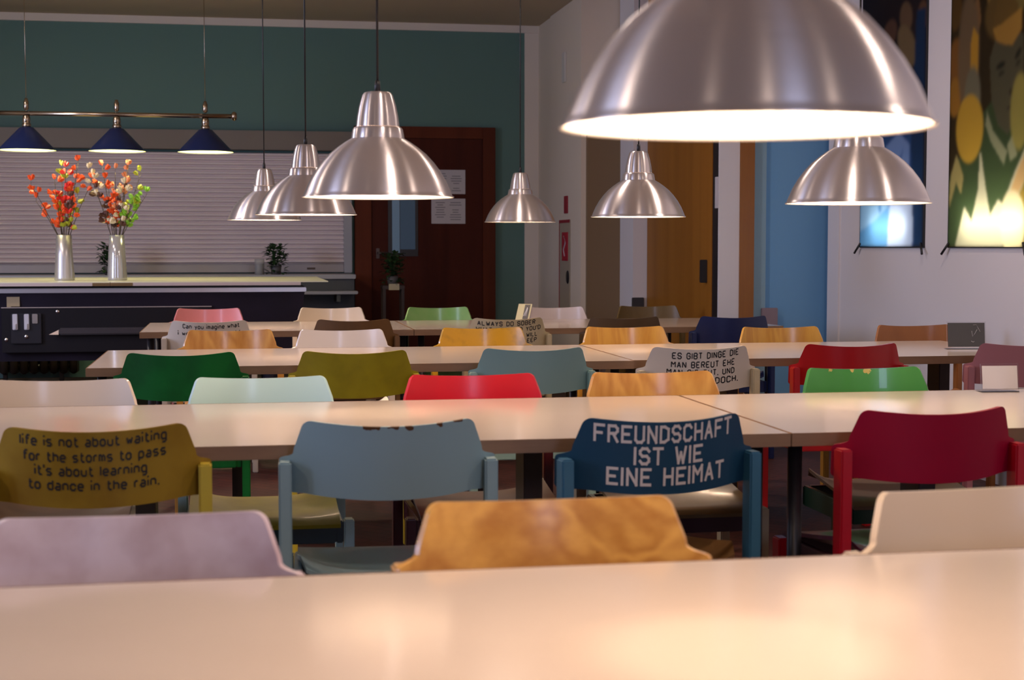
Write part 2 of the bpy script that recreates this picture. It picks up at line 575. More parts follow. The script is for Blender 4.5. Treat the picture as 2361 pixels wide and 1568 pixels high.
def potted_plant(x, y, z, label, seed, h=.18):
    rnd = random.Random(seed)
    t = thing('potted_plant', label, 'plant', (x, y, z), 0, 'small potted plants by the serving hatch')
    MB().lathe([(.001, 0), (.038, 0), (.046, .075), (.042, .075), (.040, .06), (.001, .06)], 20).build('pot', M_POT, t)
    m = MB()
    for k in range(230):
        a = rnd.uniform(0, 2 * PI)
        rr = rnd.uniform(.0, .075)
        zz = .06 + rnd.uniform(.0, h)
        if rr > .045 and zz < .1:
            zz -= .05
        p = Vector((rr * math.cos(a), rr * math.sin(a), zz))
        d = Vector((math.cos(a), math.sin(a), rnd.uniform(-.6, .8))).normalized()
        s = d.cross(Vector((0, 0, 1))).normalized() * .018
        L = rnd.uniform(.035, .06)
        nrm = s.cross(d) * .3
        m.add([p, p + d * L * .5 + s + nrm, p + d * L, p + d * L * .5 - s + nrm], [(0, 1, 2), (0, 2, 3)])
    for k in range(6):
        a = k * 1.05
        m.tube([(0, 0, .055), (.02 * math.cos(a), .02 * math.sin(a), .055 + h * .5), (.05 * math.cos(a), .05 * math.sin(a), .055 + h)], .002, 5)
    m.build('foliage', M_LEAF, t)


potted_plant(.325, 12.64, .955, 'small dark green potted plant on the serving counter, right of the vases', 1)
potted_plant(-1.0, 12.62, .955, 'small dark green potted plant half hidden behind the right vase', 2)
g = thing('tumbler', 'grey and clear tumbler standing left of the potted plant on the serving counter', 'tumbler', (.19, 12.56, .955))
MB().lathe([(.001, .003), (.036, .003), (.036, .09), (.001, .09)], 20).build('filling', pr('tumbler_filling', (.15, .14, .16), .5), g)
mg, ntg, bg = newmat('clear_glass')
bg.inputs['Base Color'].default_value = (.55, .55, .57, 1); bg.inputs['Roughness'].default_value = 0.05; bg.inputs['Alpha'].default_value = 0.3
M_GLASS = mg
MB().lathe([(.001, 0), (.039, 0), (.041, .13), (.038, .13), (.0365, .003)], 20).build('glass', M_GLASS, g)
st = thing('plant_stand', 'tall dark stand with a pale card in front of the dark door', 'stand', (1.25, 12.3, 0))
MB().bbox(-.09, .09, -.09, .09, .84, .87).build('shelf', M_DARKLEG, st)
for sx in (-.075, .075):
    for sy in (-.075, .075):
        MB().bbox(sx - .012, sx + .012, sy - .012, sy + .012, 0, .84).build('leg', M_DARKLEG, st)
MB().box(-.04, .045, -.096, -.09, .835, .885).build('card', pr('cream_card', (.45, .40, .28), .7), st)
potted_plant(1.25, 12.3, .87, 'dark potted plant on the tall stand before the dark door', 3, .2)

# ------------------------------------------------------------------ pool table
px0, px1, py0, py1 = -2.15, .45, 10.2, 11.55
pt = thing('pool_table', 'black coin operated pool table with aluminium rail trim', 'pool table', (0, 0, 0))
M_PBLK = pr('black_cabinet', (0.010, 0.008, 0.015), 0.55, spec=0.2, mottle=((.016, .012, .024), 4, .3, .7))
M_RAIL = pr('aluminium_trim', (0.62, 0.62, 0.66), 0.35, 0.9)
m = MB()
v = [(px0, py0, .885), (px1, py0, .885), (px1, py1, .885), (px0, py1, .885),
     (px0 + .04, py0 + .06, .44), (px1 - .06, py0 + .06, .44), (px1 - .06, py1 - .06, .44), (px0 + .04, py1 - .06, .44)]
m.add(v, [(0, 1, 2, 3), (4, 7, 6, 5), (0, 4, 5, 1), (1, 5, 6, 2), (2, 6, 7, 3), (3, 7, 4, 0)])
m.build('cabinet', M_PBLK, pt)
MB().bbox(px0 - .01, px1 + .01, py0 - .012, py0 + .05, .886, .915, .004).bbox(px1 - .02, px1 + .012, py0 + .052, py1, .886, .915, .004).build('rail_trim', M_RAIL, pt)
MB().box(px0 + .03, px1 - .03, py0 + .04, py1 - .03, .915, .932).build('cushion_rail', M_BLACK, pt)
pnl = MB().bbox(-1.49, -.16, py0 + .0, py0 + .05, .50, .795, .003).build('service_panel', pr('panel_black', (.008, .007, .010), .5, spec=.2), pt)
MB().box(-1.49, -.16, py0 - .004, py0 + .0, .789, .795).build('edge_strip', pr('panel_edge', (.42, .36, .33), .4, .5), pnl)
cm = MB().bbox(-1.43, -1.24, py0 - .02, py0, .56, .755, .004).build('coin_mechanism', pr('coin_black', (.014, .014, .02), .3), pt)
for cx in (-1.402, -1.33):
    MB().bbox(cx - .016, cx + .016, py0 - .034, py0 - .02, .65, .752, .003).bbox(cx - .007, cx + .007, py0 - .046, py0 - .034, .655, .69, .002).build('coin_slot', pr('coin_steel', (.62, .62, .66), .4, .4), cm)
MB().bbox(-1.296, -1.262, py0 - .03, py0 - .02, .69, .752, .003).build('coin_return', pr('bright_steel', (.8, .82, .85), .2, .9), cm)
MB().lathe([(.001, .008), (.011, .008), (.013, 0)], 16).build('lock', M_STEEL, cm, (-1.335, py0 - .02, .605), (PI / 2, 0, 0))
for (bx, bz) in ((-1.14, .765), (-.36, .77), (-1.462, .585)):
    MB().lathe([(.001, .006), (.010, .005), (.013, 0)], 14).build('bolt', M_STEEL, pt, (bx, py0, bz), (PI / 2, 0, 0))
ld = MB().bbox(-1.13, -.2, py0 - .05, py0, .615, .66, .008).build('ball_ledge', pr('ledge_grey', (.035, .030, .036), .4), pt)
m = MB(); m.add([(-1.195, py0 - .025, .617), (-1.132, py0 - .048, .617), (-1.132, py0 - .002, .617), (-1.132, py0 - .025, .648)], [(0, 1, 3), (0, 3, 2), (1, 2, 3), (0, 2, 1)])
m.build('tip', pr('ledge_tip', (.55, .42, .32), .5), ld)
MB().box(-1.455, -1.375, py0 + .0, py0 + .012, .80, .862).box(-1.455, -1.43, py0 + .0, py0 + .012, .796, .80).build('tag', pr('beige_tag', (.36, .28, .16), .6), pt)
for sx in (px0 + .2, px1 - .22):
    for sy in (py0 + .22, py1 - .2):
        MB().lathe([(.035, 0), (.05, .02), (.05, .06), (.06, .43)], 20, (sx, sy, 0), cap=True).build('leg', M_PBLK, pt)
M_COVER = pr('cover_laminate', (0.70, 0.68, 0.48), 0.35)
M_COVEDGE = pr('cover_edge', (0.50, 0.42, 0.40), 0.5)


def cover(x0, x1, corner, label):
    t = thing('cover_board', label, 'board', (x0, 10.1, .932), 0, 'boards covering the pool table')
    L = x1 - x0
    MB().box(0.0, L - (.18 if corner else 0), .0, 1.5, 0, .02).build('core', M_COVEDGE, t)
    m = MB()
    if corner:
        m.box(0, L, 0, 1.5, .02, .026)
    else:
        m.box(0, L, 0, 1.5, .02, .026)
    m.build('surface', M_COVER, t)
    if corner:
        MB().box(0.0, .14, -.002, 0, 0, .02).build('edge_patch', pr('edge_patch', (.16, .095, .035), .5), t)
    else:
        MB().box(L - .11, L - .001, -.002, 0, 0, .02).build('edge_patch', pr('edge_patch', (.16, .095, .035), .5), t)


cover(-2.2, -.80, False, 'long cream board covering the left half of the pool table')
cover(-.798, .60, True, 'long cream board covering the right half of the pool table')

# ------------------------------------------------------------------ vases and flower twigs
M_VASE = pr('satin_aluminium', (0.60, 0.58, 0.58), 0.33, 0.75)
M_VASE2 = pr('glossy_silver_glaze', (0.55, 0.54, 0.54), 0.16, 0.5, 0.5)


def vase(x, y, mat, label):
    t = thing('vase', label, 'vase', (x, y, .958), 0, 'silver vases on the pool table')
    MB().lathe([(.001, .0), (.062, 0), (.066, .006), (.066, .02), (.058, .15), (.050, .305), (.047, .305), (.054, .15), (.060, .012), (.001, .012)], 40).build('body', mat, t)
    return t


VY = 10.6
vase(-1.135, VY, M_VASE, 'matt silver tapered vase on the pool table, left of the two')
vase(-.79, VY, M_VASE2, 'glossy silver tapered vase on the pool table, right of the two')
PETAL = {
    'orange-red': pr('petal_orange_red', (0.85, 0.10, 0.015), 0.5),
    'red': pr('petal_red', (0.78, 0.03, 0.02), 0.5),
    'yellow-green': pr('petal_yellow_green', (0.42, 0.46, 0.03), 0.5),
    'bright green': pr('petal_green', (0.22, 0.50, 0.03), 0.5),
    'salmon': pr('petal_salmon', (0.80, 0.30, 0.15), 0.5),
    'cream': pr('petal_cream', (0.80, 0.66, 0.42), 0.5),
    'brown': pr('petal_brown', (0.10, 0.035, 0.022), 0.6),
}
M_STEM = pr('twig_bark', (0.07, 0.045, 0.02), 0.7)
MAX_R = .036


def twig(vx, k, col, tx, ht, n, label, grp):
    """a dried twig standing in a vase: tip offset tx to the side, ht above the vase mouth"""
    rnd = random.Random(k * 13 + int(vx * 100))
    name = 'flower_twig'
    t = thing(name, label, 'flower', (vx, VY, .958 + .013), 0, grp)
    a = k * 2.4
    bx, by = .030 * math.sin(a) * .6, .030 * math.cos(a)
    mx_ = max(-MAX_R, min(MAX_R, tx * .28))
    ty = rnd.uniform(-.05, .05)
    P = [Vector((bx * .6, by * .6, 0)), Vector((mx_, by * .5, .285)), Vector((mx_ + (tx - mx_) * .45, ty * .5, .285 + ht * .5)), Vector((tx, ty, .285 + ht))]
    def bez(s):
        q = 3 * s
        i = min(int(q), 2); fr = q - i
        return P[i].lerp(P[i + 1], fr)
    pts = [bez(s) for s in np.linspace(0, 1, 13)]
    MB().tube(pts, [.0035 - .0018 * j / 12 for j in range(13)], 6).build('stem', M_STEM, t)
    for j in range(int(n * 1.7)):
        s = 1.0 if j == 0 else rnd.uniform(.42, .97)
        p = bez(s)
        q = Vector((rnd.uniform(-1, 1), rnd.uniform(-.6, .6), rnd.uniform(.2, 1))).normalized() if j else Vector((0, 0, 1))
        base = p
        p2 = p + q * rnd.uniform(.012, .030)
        m = MB().tube([base, p2], .0012, 5, 0)
        # cupped petals, a fan of two to three
        for e in range(rnd.choice((2, 3))):
            ang = rnd.uniform(0, 2 * PI)
            d = (q + Vector((math.cos(ang), math.sin(ang) * .6, .1)) * .55).normalized()
            sd = d.cross(Vector((0, 1, 0)))
            sd = (sd if sd.length > .1 else Vector((1, 0, 0))).normalized()
            L, W = rnd.uniform(.030, .046), rnd.uniform(.012, .019)
            u = sd.cross(d) * .006
            m.add([p2, p2 + d * L * .45 + sd * W * .8 + u, p2 + d * L + sd * W * .7 + u * 1.6, p2 + d * L * 1.06, p2 + d * L - sd * W * .7 + u * 1.6, p2 + d * L * .45 - sd * W * .8 + u, p2 + d * L * .5 - u * .4],
                  [(0, 1, 6), (1, 2, 6), (2, 3, 6), (3, 4, 6), (4, 5, 6), (5, 0, 6)], 1)
        m.build('blossom', [M_STEM, PETAL[col]], t)


for k, (c, tx, ht, n, lb) in enumerate([
    ('orange-red', -.20, .34, 4, 'orange-red dried twig leaning furthest left in the left vase'),
    ('orange-red', -.17, .23, 5, 'short orange-red dried twig low on the left side of the left vase'),
    ('orange-red', -.05, .36, 6, 'orange-red dried twig leaning slightly left in the left vase'),
    ('yellow-green', -.01, .45, 7, 'yellow-green dried twig standing upright in the left vase'),
    ('red', .02, .44, 7, 'bright red dried twig standing upright in the left vase'),
    ('orange-red', .10, .49, 8, 'tallest orange-red dried twig in the left vase'),
    ('red', .05, .30, 6, 'short red dried twig in the middle of the left vase'),
    ('yellow-green', .09, .27, 7, 'short yellow-green dried twig on the right of the left vase'),
    ('orange-red', .19, .37, 4, 'orange-red dried twig leaning right out of the left vase'),
    ('brown', .05, .25, 4, 'dark brown dried twig in the left vase'),
    ('orange-red', -.03, .16, 5, 'shortest orange-red dried twig close above the left vase rim'),
]):
    twig(-1.135, k, c, tx, ht, n, lb, 'dried twigs in the left vase')
for k, (c, tx, ht, n, lb) in enumerate([
    ('cream', -.18, .44, 7, 'cream dried twig leaning furthest left in the right vase'),
    ('orange-red', -.09, .46, 7, 'tall orange-red dried twig leaning left in the right vase'),
    ('brown', -.13, .30, 7, 'dark brown dried twig leaning left in the right vase'),
    ('orange-red', -.05, .30, 9, 'dense orange-red dried twig in the middle of the right vase'),
    ('salmon', -.005, .43, 6, 'salmon dried twig standing upright in the right vase'),
    ('salmon', .08, .46, 7, 'tall salmon dried twig leaning right in the right vase'),
    ('cream', .06, .33, 7, 'short cream dried twig in the right vase'),
    ('yellow-green', .16, .42, 7, 'tall yellow-green dried twig leaning right in the right vase'),
    ('bright green', .20, .28, 6, 'bright green dried twig leaning furthest right in the right vase'),
    ('bright green', .11, .22, 7, 'short bright green dried twig in the right vase'),
    ('orange-red', -.02, .17, 5, 'shortest orange-red dried twig close above the right vase rim'),
    ('brown', .05, .30, 6, 'dark brown dried twig standing upright in the right vase'),
]):
    twig(-.79, k + 20, c, tx, ht, n, lb, 'dried twigs in the right vase')

# ------------------------------------------------------------------ pool lamp
LY = 10.7
pl = thing('pool_lamp', 'brass bar pool lamp with three dark blue shades over the pool table', 'hanging lamp', (0, LY, 2.05))
M_BRASS = pr('aged_brass', (0.42, 0.34, 0.25), 0.22, 1.0)
M_BLUESH = pr('dark_blue_enamel', (0.006, 0.018, 0.085), 0.35)
M_PLBULB = pr('pool_lamp_bulb', (1, .95, .75), .4, emit=(1.0, .88, .50), estr=260)
bar_z = .03
MB().tube([(-1.60, 0, bar_z), (0.0, 0, bar_z)], .016, 16).build('bar', M_BRASS, pl)
for x in (-1.60, 0.0):
    MB().lathe([(.001, -.02), (.022, -.018), (.032, -.005), (.032, .005), (.022, .018), (.001, .02)], 20).build('end_knob', M_BRASS, pl, (x, 0, bar_z), (0, PI / 2, 0))
for k, x in enumerate((-1.375, -.785, -.195)):
    MB().lathe([(.001, .10), (.010, .10), (.012, .085), (.017, .08), (.017, .03), (.008, .02)], 20, (x, 0, bar_z)).build('finial', M_BRASS, pl)
    MB().lathe([(.02, -.015), (.026, -.03), (.026, -.06), (.022, -.065), (.030, -.07), (.030, -.095), (.001, -.095)], 24, (x, 0, bar_z)).build('lamp_socket', M_BRASS, pl)
    s = MB().lathe([(.030, -.092), (.045, -.095), (.186, -.243), (.190, -.248)], 48, (x, 0, bar_z), 0).lathe([(.190, -.248), (.186, -.246), (.183, -.243), (.042, -.098), (.028, -.096)], 48, (x, 0, bar_z), 1)
    s.build('shade', [M_BLUESH, pr('pool_shade_lining', (.80, .88, .52), .5)], pl)
    MB().lathe([(.001, -.20), (.018, -.195), (.030, -.17), (.026, -.14), (.014, -.115), (.014, -.098)], 20, (x, 0, bar_z)).build('bulb', M_PLBULB, pl)
    if k != 1:
        ch = MB()
        z = bar_z + .10
        ch.tube([(x, 0, z), (x, 0, ZC - 2.05)], .0022, 6)
        ch.build('chain', M_BRASS, pl)

# ------------------------------------------------------------------ pendant lamps
M_BULB = pr('pendant_bulb', (1, .95, .9), .4, emit=LAMP_COL, estr=BULB_POWER)
RIM = 1.315
CAP_PROF = [(.058, .189), (.055, .215), (.049, .245), (.041, .272), (.036, .279), (.030, .281), (.001, .281)]
COLLAR_PROF = [(.071, .157), (.070, .165), (.067, .182), (.063, .187), (.057, .189)]
DOME_OUT = [(.203, .001), (.203, .004), (.1985, .006), (.196, .014), (.190, .028), (.183, .044), (.168, .070), (.150, .094), (.130, .116), (.108, .134), (.088, .148), (.071, .158)]
DOME_IN = [(.069, .1565), (.087, .1455), (.107, .1315), (.129, .1135), (.149, .0915), (.167, .0675), (.182, .0415), (.189, .026), (.195, .012), (.1975, .003), (.203, .001)]
me_dome = MB().lathe(DOME_OUT, 96, mi=0).lathe(DOME_IN, 96, mi=1).mesh('dome')
me_collar = MB().lathe(COLLAR_PROF, 64).mesh('collar')
me_cap = MB().lathe(CAP_PROF, 64).mesh('cap')
me_relief = MB().lathe([(.001, .279), (.0085, .279), (.0075, .300), (.006, .312), (.001, .313)], 16).mesh('strain_relief')
me_bulb = MB().lathe([(.001, .066), (.018, .069), (.034, .080), (.043, .098), (.043, .112), (.035, .130), (.022, .145), (.015, .165)], 32).mesh('bulb')
me_socket = MB().lathe([(.001, .165), (.022, .165), (.022, .235), (.001, .235)], 20).mesh('socket')
me_cord = MB().tube([(0, 0, .31), (0, 0, ZC - RIM - .02)], .0032, 8).mesh('cord')
me_rose = MB().lathe([(.001, -.03), (.03, -.03), (.045, -.012), (.048, 0), (.001, 0)], 24, (0, 0, ZC - RIM)).mesh('ceiling_rose')


def pendant(x, y, label, dz=0.0, k=1.0, rot=0.0):
    t = thing('pendant_lamp', label, 'pendant lamp', (x, y, RIM + dz), rot, 'brushed aluminium pendant lamps over the tables')
    link('dome', me_dome, [M_ALU, M_LINING], t)
    link('collar', me_collar, M_ALU, t)
    link('cap', me_cap, M_ALU, t)
    link('strain_relief', me_relief, M_BLACK, t)
    link('socket', me_socket, M_LINING, t)
    link('bulb', me_bulb, M_BULB if k > .5 else M_BULBDIM, t)
    link('cord', me_cord, M_BLACK, t)
    link('ceiling_rose', me_rose, M_BLACK, t, (0, 0, -dz))
    L = bpy.data.lights.new('reflector_beam', 'SPOT')
    L.energy = SPOT_POWER * k
    L.color = LAMP_COL
    L.spot_size = math.radians(31)
    L.spot_blend = 0.25
    L.shadow_soft_size = 0.04
    o = bpy.data.objects.new('reflector_beam', L)
    COL.objects.link(o)
    o.parent = t
    o.location = (0, 0, .055)
    return t


M_BULBDIM = pr('pendant_bulb_dim', (1, .95, .9), .4, emit=LAMP_COL, estr=BULB_POWER * .25)
pendant(.549, 1.596, 'huge looking pendant lamp closest to the viewer, cut by the top edge', 0.002)
pendant(.377, 4.08, 'large aluminium pendant lamp left of centre over the second table row', 0.003)
pendant(1.731, 4.06, 'aluminium pendant lamp half hidden below the closest one, before the blue wall', -.007)
pendant(.28, 6.16, 'middle one of the three overlapping pendant lamps before the shutter', -.002)
pendant(1.698, 6.32, 'aluminium pendant lamp hanging before the brown wooden door', -.003)
pendant(.158, 8.46, 'smallest and leftmost of the three overlapping pendant lamps before the shutter', .015)
pendant(1.592, 8.5, 'small dark pendant lamp hanging beside the teal wall edge and fire cabinet', .008, 0.3)

# ------------------------------------------------------------------ tables
def table(x0, x1, y0, y1, label, grp, skip=(), inset=.55):
    t = thing('dining_table', label, 'table', ((x0 + x1) / 2, (y0 + y1) / 2, 0), 0, grp)
    hx, hy = (x1 - x0) / 2 - .0012, (y1 - y0) / 2
    MB().bbox(-hx + .003, hx - .003, -hy + .003, hy - .003, .712, .74, .0015).build('tabletop', M_LAMINATE, t)
    m = MB()
    e = .003
    m.bbox(-hx, hx, -hy, -hy + e, .708, .7403, .0008).bbox(-hx, hx, hy - e, hy, .708, .7403, .0008)
    m.bbox(-hx, -hx + e, -hy + e, hy - e, .708, .7403, .0008).bbox(hx - e, hx, -hy + e, hy - e, .708, .7403, .0008)
    m.build('edge_band', M_EDGE, t)
    for sx in (-1, 1):
        for sy in (-1, 1):
            if (sx, sy) in skip:
                continue
            MB().lathe([(.018, .0), (.018, .712)], 16, (sx * (hx - .05), sy * (hy - .11), 0), cap=True).build('leg', M_BLACK, t)
        px = sx * (hx - (inset if sx > 0 else .55))
        MB().bbox(px - .025, px + .025, -.06, .06, .02, .712).bbox(
            px - .03, px + .03, -.13, .13, 0, .035).build('trestle_post', M_DARKLEG, t)
    return t


G_T = 'cream topped dining tables in rows'
table(-.62, 1.66, 1.11, 2.07, 'cream laminate dining table nearest the viewer filling the bottom of the view', G_T)
table(-.78, 1.31, 3.45, 4.40, 'cream dining table of the second row, left of the seam', G_T, ((1, 1), (-1, 1)))
table(1.31, 3.40, 3.45, 4.40, 'cream dining table of the second row, right of the seam by the crimson chair', G_T, ((-1, 1),))
table(-.55, 1.535, 5.76, 6.74, 'cream dining table of the third row, left of the seam', G_T)
table(1.535, 3.30, 5.78, 6.74, 'cream dining table of the third row with the dark card on it', G_T, ((-1, -1), (1, 1), (1, -1)), .24)
table(-.50, .94, 8.12, 9.12, 'cream dining table of the last row, left one beside the pool table', G_T)
table(.94, 3.03, 8.12, 9.12, 'cream dining table of the last row, right one with the small note holder', G_T)

# ------------------------------------------------------------------ chairs
ZB, ZT, ZE = .640, .805, .720
SAG = .055


def shell_y(x, z):
    return SAG * (x / .187) ** 2 - (z - ZB) * .07


def shell_w(z):
    if z <= ZE - .010:
        w = .244
    elif z <= ZE:
        t = (z - (ZE - .010)) / .010
        w = .234 + .010 * math.sqrt(max(0, 1 - t * t))
    elif z <= ZE + .014:
        t = (z - ZE) / .014
        w = .2115 + (.234 - .2115) * (1 - t) ** 3
    else:
        w = .2125 + (.188 - .2125) * (z - ZE - .014) / (ZT - ZE - .014)
    r = .016
    if z > ZT - r:
        d = z - (ZT - r)
        w -= r - math.sqrt(max(0, r * r - d * d))
    if z < ZB + .012:
        d = ZB + .012 - z
        w -= .012 - math.sqrt(max(0, .012 ** 2 - d * d))
    return w


def shell_z(x, z):
    k = max(0.0, 1 - (x / .187) ** 2)
    return z - .0115 * k


def make_backrest():
    zs = list(np.linspace(ZB, ZB + .012, 5)) + list(np.linspace(ZB + .02, ZE - .012, 7)) + list(np.linspace(ZE - .010, ZE, 5)) + \
        list(np.linspace(ZE + .002, ZE + .014, 6)) + list(np.linspace(ZE + .022, ZT - .017, 6)) + list(ZT - .016 + .016 * np.sin(np.linspace(0, PI / 2, 7)))
    NX = 28
    T = .011
    v, f = [], []
    for side in (0, 1):
        for z in zs:
            wz = shell_w(z)
            for i in range(NX + 1):
                x = -wz + 2 * wz * i / NX
                sl = 2 * SAG * x / .187 ** 2
                nx, ny = sl / math.hypot(sl, 1), -1 / math.hypot(sl, 1)
                off = 0 if side == 0 else -T
                v.append((x + nx * off, shell_y(x, z) + ny * off, shell_z(x, z)))
    R = len(zs)
    n1 = NX + 1
    for j in range(R - 1):
        for i in range(NX):
            a = j * n1 + i
            f.append((a, a + 1, a + n1 + 1, a + n1))
            b = R * n1 + a
            f.append((b, b + n1, b + n1 + 1, b + 1))
    S = R * n1
    for j in range(R - 1):
        for i in (0, NX):
            a = j * n1 + i
            f.append((a, a + n1, a + n1 + S, a + S))
    for i in range(NX):
        for j in (0, R - 1):
            a = j * n1 + i
            f.append((a, a + S, a + 1 + S, a + 1))
    m = MB().add(v, f, 0, True)
    me = m.mesh('backrest')
    me.set_sharp_from_angle(angle=math.radians(50))
    return me


def make_seat():
    NX, NY = 22, 20
    v, f = [], []
    for side in (0, 1):
        for j in range(NY + 1):
            t = j / NY
            for i in range(NX + 1):
                s = -1 + 2 * i / NX
                hw = .205 - .02 * max(0, .15 - t) / .15
                x = s * hw
                y = .05 + .41 * t
                z = .446 - .014 * (1 - s * s) * math.sin(PI * min(1, t * 1.1)) + .055 * abs(s) ** 3.5 * (1 - t) ** 1.3 * min(1, t * 5 + .45) - .016 * max(0, (t - .85) / .15) ** 2
                v.append((x, y, z - (.010 if side else 0)))
    n1 = NX + 1
    S = (NY + 1) * n1
    for j in range(NY):
        for i in range(NX):
            a = j * n1 + i
            f.append((a, a + 1, a + n1 + 1, a + n1)); f.append((a + S, a + n1 + S, a + n1 + 1 + S, a + 1 + S))
    for j in range(NY):
        for i in (0, NX):
            a = j * n1 + i
            f.append((a, a + n1, a + n1 + S, a + S))
    for i in range(NX):
        for j in (0, NY):
            a = j * n1 + i
            f.append((a, a + S, a + 1 + S, a + 1))
    me = MB().add(v, f, 0, True).mesh('seat')
    me.set_sharp_from_angle(angle=math.radians(45))
    return me


me_back = make_backrest()
me_seat = make_seat()
m = MB()
for sx in (-1, 1):
    xa, xb = sorted((sx * .214, sx * .194))
    m.bbox(xa, xb, .078, .43, .372, .434, .003)
m.bbox(-.194, .194, .405, .43, .372, .434, .003).bbox(-.194, .194, .07, .092, .372, .434, .003)
me_frame = m.mesh('seat_frame')
me_rear = {}
me_front = {}
for sx in (-1, 1):
    xa, xb = sorted((sx * .2155, sx * .2445))
    me_rear[sx] = MB().bbox(xa, xb, .032, .078, 0, .712, .004).mesh('leg')
    me_front[sx] = MB().bbox(xa, xb, .385, .43, 0, .436, .004).mesh('leg')

# stencilled writing: letters laid on the curved back of the backrest
M_STENCIL = pr('black_stencil_paint', (0.012, 0.011, 0.012), 0.5)


GLYPH = {
    'A': '02-28-42,14-34', 'B': '02-08-38-47-46-35-05,35-44-43-32-02', 'C': '47-38-18-07-03-12-32-43', 'D': '02-08-28-47-43-22-02',
    'E': '48-08-02-42,05-35', 'F': '48-08-02,05-35', 'G': '47-38-18-07-03-12-32-43-45-25', 'H': '02-08,42-48,05-45', 'I': '02-08',
    'K': '02-08,48-05-42', 'L': '08-02-42', 'M': '02-08-25-48-42', 'N': '02-08-42-48', 'O': '12-03-07-18-38-47-43-32-12',
    'P': '02-08-38-47-46-35-05', 'R': '02-08-38-47-46-35-05,25-42', 'S': '47-38-18-07-06-15-35-44-43-32-12-03', 'T': '08-48,28-22',
    'U': '08-03-12-32-43-48', 'W': '08-12-26-32-48', 'Y': '08-25-48,25-22', "'": '08-07', '.': '02-02', ',': '02-01',
    'a': '16-36-45-42,44-14-03-12-42', 'b': '08-02-32-43-45-36-06', 'c': '45-36-16-05-03-12-32-43', 'd': '48-42-12-03-05-16-46',
    'e': '04-44-45-36-16-05-03-12-42', 'f': '38-28-17-12,06-36', 'g': '46-41-30-10,46-16-05-03-12-42', 'h': '08-02,06-36-45-42',
    'i': '02-06,08-08', 'l': '08-02', 'm': '02-06-16-25-22,25-36-45-42', 'n': '02-06-36-45-42', 'o': '12-03-05-16-36-45-43-32-12',
    'p': '00-06-36-45-43-32-02', 'r': '02-06,05-16-26', 's': '46-16-05-14-34-43-32-02', 't': '18-13-22-32,06-36',
    'u': '06-03-12-42,42-46', 'w': '06-12-25-32-46', 'y': '06-23,46-10'}
GW = {'I': 0, 'i': 0, 'l': 0, "'": 0, '.': 0, ',': 0, 'f': 3, 'r': 2.4, 't': 3, ' ': 2.2, 'm': 4.6, 'M': 4.6, 'W': 4.8, 'w': 4.6}


def text_mesh(name, s, bold):
    """stroke letters, cap height .70; bold = stroke width in grid units (6 to the cap height); negative leaves stencil bridges"""
    th = abs(bold)
    co, fs = [], []
    x0 = 0.0
    for ch in s:
        wd = GW.get(ch, 4)
        for pl_ in (GLYPH.get(ch, '').split(',') if ch != ',' else ['02-01']):
            if not pl_:
                continue
            P = [np.array([int(q[0]) * (wd / 4 if wd > 4 else 1.0), int(q[1]) - 2.0]) for q in pl_.split('-')]
            for a, b in zip(P[:-1], P[1:]):
                d = b - a
                L = np.hypot(*d)
                d = d / L if L > 1e-6 else np.array([0, 1.0])
                e = th / 2 if (bold > 0 or L < 1.6) else (-.12 if L > 2.5 else th * .25)
                n_ = np.array([-d[1], d[0]]) * th / 2
                q0, q1 = a - d * e, b + d * e
                k = len(co)
                for p in (q0 - n_, q1 - n_, q1 + n_, q0 + n_):
                    co.append((p[0] + x0, p[1], 0))
                fs.append((k, k + 1, k + 2, k + 3))
        x0 += wd + 1.7 + th * .55
    co = np.array(co, float) * (.70 / 6)
    return co, fs


def lettering(lines, parent, mat, bold=.02):
    """lines = (text, x left, x right, z left base, z right base, cap height)"""
    m = MB()
    for (s, xl, xr, zl, zr, hgt) in lines:
        co, fs = text_mesh('letters', s, bold)
        w0, w1 = co[:, 0].min(), co[:, 0].max()
        pts = []
        for (cx, cz, _) in co:
            t = (cx - w0) / (w1 - w0)
            x = xl + (xr - xl) * t
            z = zl + (zr - zl) * t + cz / .70 * hgt
            pts.append((x, shell_y(x, z) - .0009, z - .0115 * max(0.0, 1 - (x / .187) ** 2)))
        m.add(pts, fs)
    return m.build('lettering', mat, parent)


def chair(x, y, face, label, grp, mat, seat=None, legs=None, rot=0.0, frame=None):
    """face = +1 back turned to the viewer, -1 facing the viewer"""
    t = thing('chair', label, 'chair', (x, y, 0), (0 if face > 0 else PI) + math.radians(rot), grp)
    bk = link('backrest', me_back, mat, t)
    link('seat', me_seat, seat or mat, t)
    link('seat_frame', me_frame, frame or legs or mat, t)
    for sx in (-1, 1):
        link('leg', me_rear[sx], legs or mat, t)
        link('leg', me_front[sx], legs or mat, t)
    return t, bk


def paint(n, c, mot=None, rough=.3, coat=.35, bump=None):
    return pr('paint_' + n, c, rough, 0, coat, .12, .2 if rough >= .45 else .5, mottle=mot, bump=bump)


